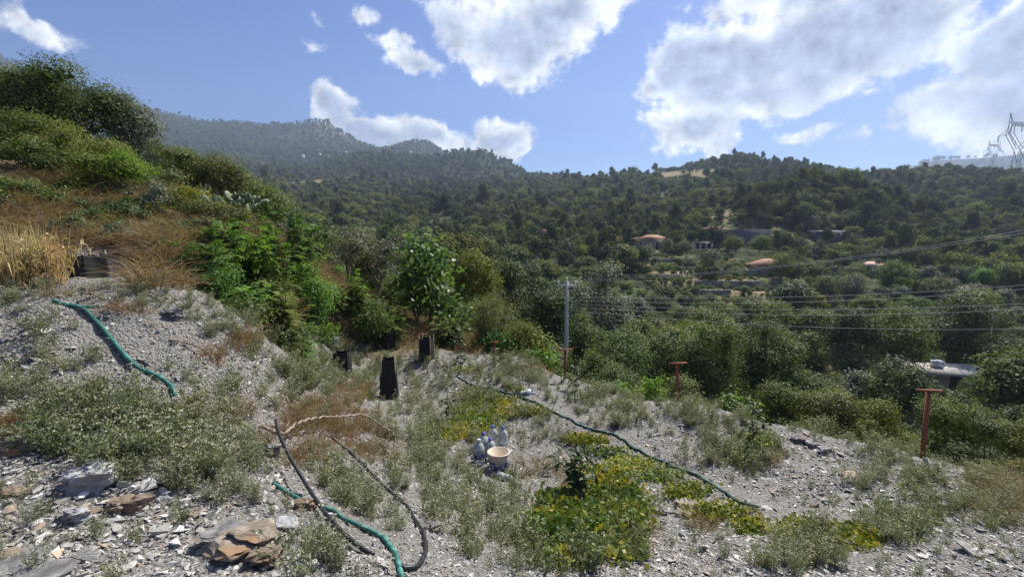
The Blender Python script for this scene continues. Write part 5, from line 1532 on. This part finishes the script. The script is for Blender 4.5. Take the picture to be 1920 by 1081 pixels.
def place_rock(px, py, wpx, hpx, mat, label, seed, depth=.8, sink=.3, rz=None, name='rock', tilt=(0, 0), n=44):
    g = np.random.default_rng(seed); p = G(px, py); Y = p[1]; t = np.linalg.norm(p - np.array((0, 0, EYE)))
    w = wpx * t / F_PX * .68; h = hpx * t / F_PX * .55
    me = hull_rock(g, n, (w, w * depth, h), mat, name, .22, 5)
    o = link(name, me, None, (p[0], p[1], p[2] + h * (.5 - sink)))
    o.rotation_euler = (tilt[0], tilt[1], g.uniform(-.6, .6) if rz is None else rz)
    return tag(o, label, 'rock')
def build_rocks():
    # the layered tan outcrop low in the picture
    p = G(418, 1048)
    o = empty('rock_outcrop', (p[0], p[1] + .05, p[2] - .03), -.15); o.scale = (.82, .75, .5); g = np.random.default_rng(71)
    for k, (dx, dy, dz, w, d, h, m, rz) in enumerate(((-.02, .05, .10, .44, .34, .13, TAN_ROCK, .1), (.10, .12, .17, .36, .26, .09, TAN_ROCK, -.2), (.22, .02, .08, .2, .3, .2, BROWN_ROCK, .3), (-.14, .15, .12, .3, .3, .1, GREY_ROCK, .4),
                                                      (.12, -.12, .03, .13, .1, .1, GREY_ROCK, 0), (.20, -.15, .02, .12, .1, .09, TAN_ROCK, .5), (.24, .22, .16, .2, .2, .12, WHITE_ROCK, .2))):
        me = hull_rock(g, 24, (w, d, h), m, 'slab', .15, 4); q = link('slab', me, o, (dx, dy, dz)); q.rotation_euler = (g.normal() * .08, g.normal() * .08, rz)
    tag(o, 'layered tan and rust outcrop jutting from the bank, largest rock', 'rock')
    R = place_rock
    R(20, 1085, 230, 30, GREY_ROCK, 'wide dark grey slab in the bottom left corner', 401, .6, .35)
    R(172, 905, 115, 62, WHITE_ROCK, 'bluish white rock in the shade of the big weed clump', 402, .6, .35)
    R(145, 972, 50, 40, WHITE_ROCK, 'round pale stone lying on the lower left bank', 403, .8, .2)
    R(245, 948, 85, 34, BROWN_ROCK, 'brown split slab right of the round pale stone', 404, .6, .25, rz=.2)
    R(216, 955, 40, 26, TAN_ROCK, 'small tan stone leaning on the brown split slab', 405, .7, .2)
    R(22, 935, 52, 38, BROWN_ROCK, 'brown angular stone near the left edge', 406, .8, .25)
    R(40, 840, 70, 40, TAN_ROCK, 'tan stone under the dry grass near the left edge', 407, .7, .3)
    R(365, 968, 42, 24, TAN_ROCK, 'small orange stone above the tan outcrop', 408, .7, .25)
    R(575, 950, 62, 36, BROWN_ROCK, 'flat brown stone beside the patched green pipe', 409, .7, .3)
    R(505, 850, 55, 40, GREY_ROCK, 'grey stone below the crooked branch', 410, .7, .35)
    R(322, 592, 44, 36, rock_mat('slate', (.06, .06, .065), (.14, .14, .15)), 'dark slate block set in the bare bank face', 411, .8, .45)
    R(620, 648, 46, 40, rock_mat('violet_rock', (.14, .13, .15), (.28, .27, .30)), 'violet-grey boulder beside the left tree guard', 412, .9, .3)
    R(560, 548, 60, 30, BROWN_ROCK, 'brown layered ledge between the feathery shrubs', 413, .8, .4)
    R(535, 572, 60, 34, GREY_ROCK, 'grey broken ledge below the brown layered ledge', 414, .8, .4)
    R(405, 452, 62, 38, BROWN_ROCK, 'dark brown rock ledge under the hillside shrubs', 415, .8, .3)
    R(1285, 948, 48, 20, TAN_ROCK, 'flat tan stone at the edge of the yellow creeper', 416, .8, .25)
    R(1282, 966, 46, 16, TAN_ROCK, 'thin pale tan slab in front of the flat tan stone', 417, .6, .25)
    R(1240, 964, 28, 22, GREY_ROCK, 'rounded grey stone left of the two tan slabs', 418, .8, .25)
    R(1168, 942, 30, 32, BROWN_ROCK, 'brown upright stone inside the creeper', 419, .8, .3)
    R(1497, 826, 34, 18, rock_mat('rusty_shale', (.10, .085, .08), (.24, .21, .20)), 'dark rounded stone among pale flat ones near the lip', 420, .8, .3)
    R(1545, 845, 34, 15, WHITE_ROCK, 'pale flat stone near the lip, larger one', 421, .7, .3)
    R(1520, 832, 30, 12, WHITE_ROCK, 'pale flat stone just right of the dark rounded one', 422, .7, .3)
    R(1735, 872, 56, 16, WHITE_ROCK, 'white slab at the foot of the big red post', 423, .7, .35)
    R(810, 995, 46, 36, GREY_ROCK, 'light grey stone beside the hooked black hose', 424, .8, .3)
build_rocks()
def slope_rot(P, g, flat=.25):
    e = .06; x, y = P[:, 0], P[:, 1]
    sx = (height(x + e, y) - height(x - e, y)) / (2 * e); sy = (height(x, y + e) - height(x, y - e)) / (2 * e)
    n = len(P)
    return np.stack([np.arctan(sy) * .8 + g.normal(size=n) * flat, -np.arctan(sx) * .8 + g.normal(size=n) * flat, g.uniform(0, 6.283, n)], -1)
def build_stones():
    g = np.random.default_rng(83)
    protos = [hull_rock(g, 12, (1, g.uniform(.55, .9), g.uniform(.18, .42)), SHALE, 'stone') for k in range(12)]
    # the three hundred stones that show largest: single pieces of the stony ground
    zones = [((0, 330, 880, 1078), 95, (9, 26)), ((180, 620, 930, 1078), 60, (8, 20)), ((0, 420, 580, 760), 35, (8, 18)), ((1200, 1500, 950, 1078), 38, (8, 20)), ((1440, 1700, 790, 930), 34, (9, 20)), ((1500, 1915, 930, 1075), 38, (9, 22))]
    cnt = 0
    for (x0, x1, y0, y1), n, (s0, s1) in zones:
        P, ok = ground_hits(g.uniform(x0, x1, n), g.uniform(y0, y1, n))
        R = slope_rot(P, g, .2)
        for p, r, k in zip(P, R, ok):
            if not k or cnt >= 300: continue
            t = float(np.linalg.norm(p - np.array((0, 0, EYE)))); s = g.uniform(s0, s1) ** 1.0 * t / F_PX * (1.8 if g.random() < .12 else 1.0)
            o = link('stone', protos[int(g.integers(12))], GROUND, (p[0], p[1], p[2] + s * .06 + float(micro(p[0], p[1])))); o.rotation_euler = tuple(r); o.scale = (s, s, s * g.uniform(.7, 1.2)); cnt += 1
    # chips and gravel
    n = 74000
    px = g.uniform(-60, 1980, n); py = 545 + (1110 - 545) * g.random(n) ** .8
    P, ok = ground_hits(px, py, 13)
    ok &= g.random(n) > dry_mask(P[:, 0], P[:, 1]) * .92
    clump = fbm(P[:, 0] * 1.1, P[:, 1] * 1.1, 29, 3)
    ok &= g.random(n) < .62 + clump * .9
    P = P[ok]; m = len(P)
    t = np.linalg.norm(P - np.array((0, 0, EYE)), axis=1)
    s = np.clip((.013 + .032 * g.random(m) ** 2.6) * (.5 + t * .16) * np.where(g.random(m) < .05, 1.7, 1.0), .012, .11)
    P[:, 2] += s * .06 + micro(P[:, 0], P[:, 1])
    scatter('gravel', protos, P, slope_rot(P, g, .32), np.stack([s, s, s * g.uniform(.6, 1.2, m)], -1), g.integers(0, 12, m), 'loose grey shale chips strewn over bank and terrace', 'gravel')
build_stones()

# ------------------------------------------------------------------ weeds, creepers, dry grass
WEED = leaf_mat('weed_grey_green', (.125, .142, .078), (.265, .276, .182), .25, .7, .15, .3, (.44, .42, .33), .03)
WEED_G = leaf_mat('weed_green', (.090, .112, .058), (.200, .225, .125), .3, .6, .2, .3, (.45, .44, .33), .03)
RUST = leaf_mat('grass_rust', (.14, .085, .045), (.31, .205, .115), .3, .7, .15, .25)
TAN = leaf_mat('grass_tan', (.13, .10, .062), (.34, .265, .165), .3, .7, .15, .25)
CANE = leaf_mat('dead_cane', (.30, .21, .09), (.58, .44, .22), .3, .6, .2, .2)
CREEP = leaf_mat('creeper_leaf', (.055, .105, .022), (.22, .24, .040), .34, .5, .2, .25, (.36, .30, .05), .22)
def ribbon(mb, P, W, g, tint):
    """thin blade along the path P"""
    P = np.asarray(P); k = len(P); T = unit(np.gradient(P, axis=0)); s = unit(np.cross(T, unit(g.normal(size=3))[None].repeat(k, 0)))
    w = W * np.linspace(1, .25, k)[:, None] / 2
    V = np.stack([P - s * w, P + s * w], 1).reshape(-1, 3)
    i = np.arange(k - 1) * 2
    mb.add(V, np.stack([i, i + 1, i + 3, i + 2], -1), tint=tint)
def weed_proto(g, mat, H=.26, R=.13, stems=20, heads=True, lw=.009, ll=.032):
    mb = MB()
    for s in range(stems):
        an = g.uniform(0, 6.28); r = R * g.uniform(.2, 1.0) * 1.2; h = H * g.uniform(.55, 1.05)
        b = np.array((math.cos(an) * r * .3, math.sin(an) * r * .3, -.02)); e = np.array((math.cos(an) * r, math.sin(an) * r, h))
        t = np.linspace(0, 1, 5)[:, None]; P = b + (e - b) * t; P[:, :2] += np.array((math.cos(an), math.sin(an))) * (t * (1 - t)) * -r * .6
        P[:, :2] += g.normal(size=2) * .02 * t
        ribbon(mb, P, .0042, g, g.uniform(.3, .8))
        nl = int(g.integers(9, 15)); f = g.uniform(.12, .97, nl); i = f * 4; a = np.minimum(i.astype(int), 3); s0 = P[a] + (P[a + 1] - P[a]) * (i - a)[:, None]
        ax = g.normal(size=(nl, 3)) * .8; ax[:, 2] = np.abs(ax[:, 2]) * .7 + .25; ax = unit(ax)
        leaf_quads(s0, ax, ll * g.uniform(.6, 1.3, nl), lw * g.uniform(.7, 1.3, nl), g, mb, g.uniform(0, .9, nl))
        if heads and g.random() < .65:
            nh = int(g.integers(2, 6)); hp = P[-1] + g.normal(size=(nh, 3)) * np.array((.014, .014, .006))
            for sg in range(2):
                leaf_quads(hp - np.array((0, .004, 0)), unit(g.normal(size=(nh, 3))), .011, .010, g, mb, np.ones(nh))
    return mb.mesh('weed', mat)
def grass_proto(g, mat, H=.3, R=.12, n=46, w=.004, flop=.5):
    mb = MB()
    for s in range(n):
        an = g.uniform(0, 6.28); r0 = R * math.sqrt(g.random()) * .6; h = H * g.uniform(.45, 1.1); fl = flop * h * g.uniform(.2, 1.3)
        b = np.array((math.cos(an) * r0, math.sin(an) * r0, -.02)); a2 = an + g.normal() * .8
        t = np.linspace(0, 1, 5)
        P = np.stack([b[0] + math.cos(a2) * fl * t ** 1.8, b[1] + math.sin(a2) * fl * t ** 1.8, b[2] + h * (t - .28 * t ** 2.6 * flop * 1.6)], -1)
        ribbon(mb, P, w * g.uniform(.7, 1.4), g, g.random())
    return mb.mesh('tuft', mat)
def sample_patches(g, patches, base_area, ref=9.0, power=2.0, tmax=22, jitter=True):
    out = []
    for p in patches:
        px, py, rx, ry = p[:4]; dens = p[4] if len(p) > 4 else 1.0
        n = int(math.pi * rx * ry / base_area * dens) + 1
        a = g.uniform(0, 6.283, n); r = np.sqrt(g.random(n)) * (1 + g.normal(size=n) * .12)
        P, ok = ground_hits(px + np.cos(a) * r * rx, py + np.sin(a) * r * ry, tmax)
        d = np.linalg.norm(P - np.array((0, 0, EYE)), axis=1)
        ok &= g.random(n) < np.clip((d / ref) ** power, .02, 1)
        out.append(P[ok])
    return np.vstack(out)
def off_hoses(P, r=.15):
    k = np.ones(len(P), bool)
    for C in HOSE_PTS:
        for c in C[::2]:
            k &= (P[:, 0] - c[0]) ** 2 + (P[:, 1] - c[1]) ** 2 > r * r
    # nothing grows through the bottles, either
    b = at(922, 862, 6.2); k &= (P[:, 0] - b[0]) ** 2 + (P[:, 1] - 6.1) ** 2 > .36 ** 2
    c = G(428, 1035); k &= (P[:, 0] - c[0]) ** 2 + (P[:, 1] - c[1] + .12) ** 2 > .36 ** 2
    return k
GREY_WEEDS = [(60, 562, 120, 26, 1.3), (200, 552, 110, 26, 1.3), (330, 556, 120, 34, 1.3), (420, 598, 70, 42, 1.2), (485, 645, 60, 36), (150, 742, 170, 34, .55), (400, 765, 130, 55, .8), (330, 840, 150, 80, .8),
              (430, 880, 95, 60, 1.0), (560, 722, 60, 42, 1.1), (645, 690, 110, 48, 1.7), (720, 650, 110, 36, 1.5), (700, 862, 130, 62, 1.2), (780, 800, 90, 60, 1.1), (650, 935, 105, 70, .9), (770, 935, 120, 70, .9),
              (862, 872, 60, 40), (885, 975, 110, 66, .9), (965, 1010, 110, 60, .9), (700, 1060, 110, 40, .9), (580, 1050, 85, 45, .9), (765, 705, 80, 36), (850, 760, 80, 36, 1.5), (925, 700, 100, 36, 1.6), (972, 690, 60, 40, 1.8),
              (1010, 800, 80, 36), (1100, 722, 90, 36, 1.1), (1180, 742, 100, 26, 1.1), (1255, 762, 80, 24), (1350, 778, 90, 34, 1.2), (1385, 835, 80, 56, 1.1), (1480, 782, 90, 20, 1.1), (1580, 808, 100, 22, 1.2), (1655, 893, 85, 34, .8),
              (1785, 905, 100, 50, .75), (1885, 905, 70, 60, .9), (1860, 965, 95, 42, .7), (1530, 1030, 80, 40, .9), (1690, 990, 70, 30, .7), (1150, 782, 80, 28, .8), (1315, 852, 60, 26, .6), (1205, 802, 60, 26, .6), (1690, 850, 90, 20, 1.1),
              (820, 850, 60, 40, 1), (1480, 1050, 60, 30, .7), (450, 1060, 200, 26, .25), (100, 660, 100, 50, .22), (1300, 920, 60, 30, .25), (640, 780, 90, 50, .5)]
GREEN_WEEDS = [(180, 400, 160, 40, 1.0), (330, 450, 120, 50, 1.4), (300, 500, 110, 24, 1.2), (480, 470, 90, 50, 1), (700, 610, 100, 30, 1.2), (190, 815, 160, 60, .8), (280, 870, 100, 46, .6), (120, 790, 90, 50, .4), (640, 720, 100, 40, .6), (1090, 1030, 110, 50, 1.3), (1000, 1045, 90, 40, .8), (1130, 960, 90, 50, .6), (920, 905, 50, 34, .8), (1680, 985, 80, 34, .7), (1530, 1030, 70, 36, .5),
               (1400, 850, 60, 40, .6), (560, 700, 50, 30, .7), (1150, 750, 120, 30, .6), (960, 700, 50, 40, .8), (700, 680, 120, 50, .4)]
def build_weeds():
    g = np.random.default_rng(91)
    pr = [weed_proto(g, WEED, .26, .13, 19) for k in range(4)] + [weed_proto(g, WEED, .2, .17, 22) for k in range(2)] + [weed_proto(g, WEED_G, .22, .16, 20, k == 0, .013, .036) for k in range(3)]
    A = sample_patches(g, GREY_WEEDS, 165, 9.0, 1.5); B = sample_patches(g, GREEN_WEEDS, 150, 9.0, 1.5)
    n = 1500                                        # stragglers everywhere
    C, ok = ground_hits(g.uniform(-40, 1960, n), g.uniform(570, 1090, n), 13); C = C[ok]
    C = C[g.random(len(C)) < np.clip((np.linalg.norm(C - np.array((0, 0, EYE)), axis=1) / 9) ** 1.6, 0, 1)]
    A = A[off_hoses(A)]; B = B[off_hoses(B)]; C = C[off_hoses(C)]
    P = np.vstack([A, B, C]); m = len(P)
    idx = np.concatenate([g.integers(0, 6, len(A)), g.integers(6, 9, len(B)), g.integers(0, 6, len(C))])
    s = np.concatenate([np.clip(.6 * np.exp(g.normal(size=len(A)) * .38), .2, 1.2), np.clip(.62 * np.exp(g.normal(size=len(B)) * .35), .25, 1.15), g.uniform(.25, .6, len(C))])
    px, py = proj((P[:, 0], P[:, 1], P[:, 2])); crest = (px < 520) & (py < 600); s = np.where(crest, s * .55, s)
    s = np.where(crest & (px > 110) & (px < 260), s * .7, s)
    k = ~(crest & (px > 110) & (px < 260) & (py < 536)); P, s, idx = P[k], s[k], idx[k]; m = len(P)
    R = slope_rot(P, g, .15); R[:, :2] *= .5
    scatter('weeds', pr, P, R, s, idx, 'grey-green weeds with tiny pale flower heads over bank and terrace', 'weeds')
    print('weeds', m)
build_weeds()
def build_dry_grass():
    g = np.random.default_rng(97)
    pr = [grass_proto(g, RUST, .22, .14, 30, .0042, 1.0) for k in range(3)] + [grass_proto(g, TAN, .34, .22, 24, .008, 1.1) for k in range(3)] + [grass_proto(g, RUST, .32, .22, 26, .009, 1.0) for k in range(2)]
    A = sample_patches(g, [(392, 668, 26, 18, .8), (455, 642, 30, 16, .6), (600, 790, 85, 46, .75), (560, 838, 70, 36, .7), (690, 835, 60, 30, .6), (232, 582, 60, 7, .6), (660, 735, 50, 22, .7), (1010, 690, 40, 12), (420, 780, 60, 30, .25), (330, 800, 60, 30, .2), (1100, 905, 60, 24, .2),
                           (20, 810, 70, 14, .8), (1430, 860, 30, 16, .5), (1330, 990, 20, 10, .3)], 26, 9, 1.6)
    D = sample_patches(g, [(1165, 1000, 34, 46, 1.2), (1880, 930, 60, 50, .4), (1000, 880, 60, 20, .2), (150, 560, 60, 10, .1)], 24, 9, 1.6)
    # brown grass of the hillside and the hollow behind
    E = sample_patches(g, [(230, 415, 240, 70, 1.1), (120, 380, 160, 60, .8), (350, 460, 130, 60, 1.0), (300, 510, 130, 30, 1.4), (640, 520, 75, 46, 2.2), (690, 600, 90, 40, 1.6), (780, 605, 70, 40, 1.8), (560, 560, 80, 40, 1.2), (560, 450, 90, 50, 1.0), (880, 640, 60, 24, 1.2)], 26, 12, 1.5, 28)
    A = A[off_hoses(A, .07)]
    px, py = proj((E[:, 0], E[:, 1], E[:, 2])); E = E[~((px > 118) & (px < 262) & (E[:, 1] < 8.5))]
    P = np.vstack([A, D, E]); m = len(P)
    idx = np.concatenate([g.integers(0, 3, len(A)), g.integers(3, 6, len(D)), np.where(g.random(len(E)) < .58, g.integers(3, 6, len(E)), g.integers(6, 8, len(E)))])
    s = np.concatenate([g.uniform(.6, 1.2, len(A)), g.uniform(.5, .9, len(D)), g.uniform(.6, 1.5, len(E))])
    R = np.stack([g.normal(size=m) * .3, g.normal(size=m) * .3, g.uniform(0, 6.28, m)], -1)
    scatter('dry_grass', pr, P, R, s, idx, 'dry brown and rust-coloured grass on hillside and terrace', 'grass')
    print('grass', m)
build_dry_grass()
def build_canes():
    g = np.random.default_rng(103); pr = []
    for k in range(4):
        mb = MB()
        for s in range(5):
            an = g.uniform(0, 6.28); h = g.uniform(.5, .85); b = np.array((math.cos(an) * .07, math.sin(an) * .07, 0)); e = b + np.array((g.normal() * .07, g.normal() * .07, h))
            mb.tube([b, (b + e) / 2 + g.normal(size=3) * .01, e], [.008, .007, .003], 5, False, g.uniform(.4, 1))
            for q in range(6):
                f = g.uniform(.15, .85); s0 = b + (e - b) * f; a = g.uniform(0, 6.28); L = g.uniform(.15, .32); t = np.linspace(0, 1, 5)
                P = s0 + np.stack([math.cos(a) * L * t * .6, math.sin(a) * L * t * .6, L * (.5 * t - 1.1 * t ** 2)], -1)
                ribbon(mb, P, .022, g, g.random())
        pr.append(mb.mesh('canes', CANE))
    P = sample_patches(g, [(50, 512, 62, 26, 1.0), (30, 530, 55, 16, 1.0), (92, 528, 26, 14, .6)], 56, 7, .5, 12); m = len(P)
    scatter('dead_canes', pr, P, np.stack([g.normal(size=m) * .08, g.normal(size=m) * .08, g.uniform(0, 6.28, m)], -1), g.uniform(.45, .85, m), g.integers(0, 4, m), 'stand of straw-coloured dead canes on top of the bank', 'canes')
build_canes()
CREEP_G = leaf_mat('creeper_green_leaf', (.040, .085, .022), (.120, .180, .045), .3, .5, .2, .25, (.30, .28, .05), .02)
def creeper(spots, label, seed, h=.07, dens=1.0, leaf=.042, mat=None):
    """low trailing plant: runners on the soil with broad leaves held above"""
    g = np.random.default_rng(seed); A = sample_patches(g, [(*s, dens * 4.0) for s in spots], 26, 6, 1.8, 14); A = A[off_hoses(A, .13)]
    o = empty('creeper', A.mean(0)); c = A.mean(0); n = len(A)
    lf = MB(); k = 3; pos = np.repeat(A - c, k, 0) + g.normal(size=(n * k, 3)) * np.array((.05, .05, 0)); pos[:, 2] += h * g.uniform(.15, 1.2, n * k)
    ax = g.normal(size=(n * k, 3)); ax[:, 2] *= .75; ax = unit(ax)
    tone = fbm(pos[:, 0] * 2.5 + seed, pos[:, 1] * 2.5, 6, 2) * .9 + .5 + g.normal(size=n * k) * .22
    ls = leaf * g.uniform(.6, 1.35, n * k)
    leaf_quads(pos, ax, ls, ls * .9, g, lf, np.clip(tone, 0, 1)); lf.build('leaves', mat or CREEP, o)
    st = MB()
    for q in range(min(60, n // 3)):
        i = int(g.integers(n)); d = np.linalg.norm(A - A[i], axis=1); near = np.argsort(d)[1:9]; j = int(g.choice(near))
        st.tube([A[i] - c + (0, 0, .01), (A[i] + A[j]) / 2 - c + np.array((0, 0, h * .6)), A[j] - c + (0, 0, .01)], .0028, 4, False)
    st.build('runners', plain('runner_stem_%d' % seed, (.16, .15, .06), .8, .2), o)
    return tag(o, label, 'creeper', 'yellowing creepers on the terrace')
creeper([(925, 742, 62, 20), (905, 772, 58, 24)], 'yellow creeper mat on the far side of the bottles', 501)
creeper([(835, 812, 42, 18), (880, 805, 50, 22)], 'green and yellow creeper left of the bottles under the thin sapling', 502)
creeper([(1000, 772, 44, 10), (1095, 826, 44, 9)], 'narrow creeper strip beside the long hose', 503, .06, 1.3)
creeper([(1140, 850, 40, 8), (1185, 872, 52, 10), (1236, 895, 44, 10)], 'bright yellow creeper strip in the middle of the terrace', 504)
creeper([(1285, 926, 42, 11), (1345, 962, 46, 13), (1408, 992, 28, 10)], 'yellow creeper strip ending at the long hose tip', 505)
creeper([(1120, 910, 48, 20), (1150, 940, 50, 28), (1070, 1000, 60, 26)], 'large green and yellow creeper around the young citrus', 506, .17, 1.0, .042)
creeper([(1075, 1015, 80, 34), (1118, 975, 60, 34), (1185, 985, 30, 36), (1045, 965, 36, 22)], 'dense green leafy creeper below the young citrus', 511, .2, 1.1, .045, CREEP_G)
creeper([(1590, 1012, 50, 16), (1500, 1000, 40, 16)], 'small yellow creeper near the bottom right corner', 507)
creeper([(1420, 838, 34, 22)], 'orange-yellow creeper at the foot of the tall thin sapling', 508, .12)
creeper([(872, 695, 36, 7)], 'faint yellow creeper under the slender dark sapling', 509)
creeper([(1165, 1040, 34, 20), (1060, 1050, 40, 16)], 'yellow-flecked creeper at the bottom of the picture', 510, .1)


# ------------------------------------------------------------------ haze
def build_haze():
    m, nt, out = new_mat('valley_haze')
    v = nd(nt, 'ShaderNodeVolumePrincipled')
    v.inputs['Color'].default_value = (.42, .53, .73, 1)
    v.inputs['Density'].default_value = HAZE_DENSITY
    v.inputs['Anisotropy'].default_value = .25
    lk(nt, v.outputs[0], out.inputs['Volume'])
    mb = MB(); mb.box(-6600, 6600, -60, 2720, -20, 800)
    o = mb.build('haze', m)
    tag(o, 'thin bluish haze in the air over the valley', 'haze', None, 'stuff')
HAZE_DENSITY = 0.00023
build_haze()
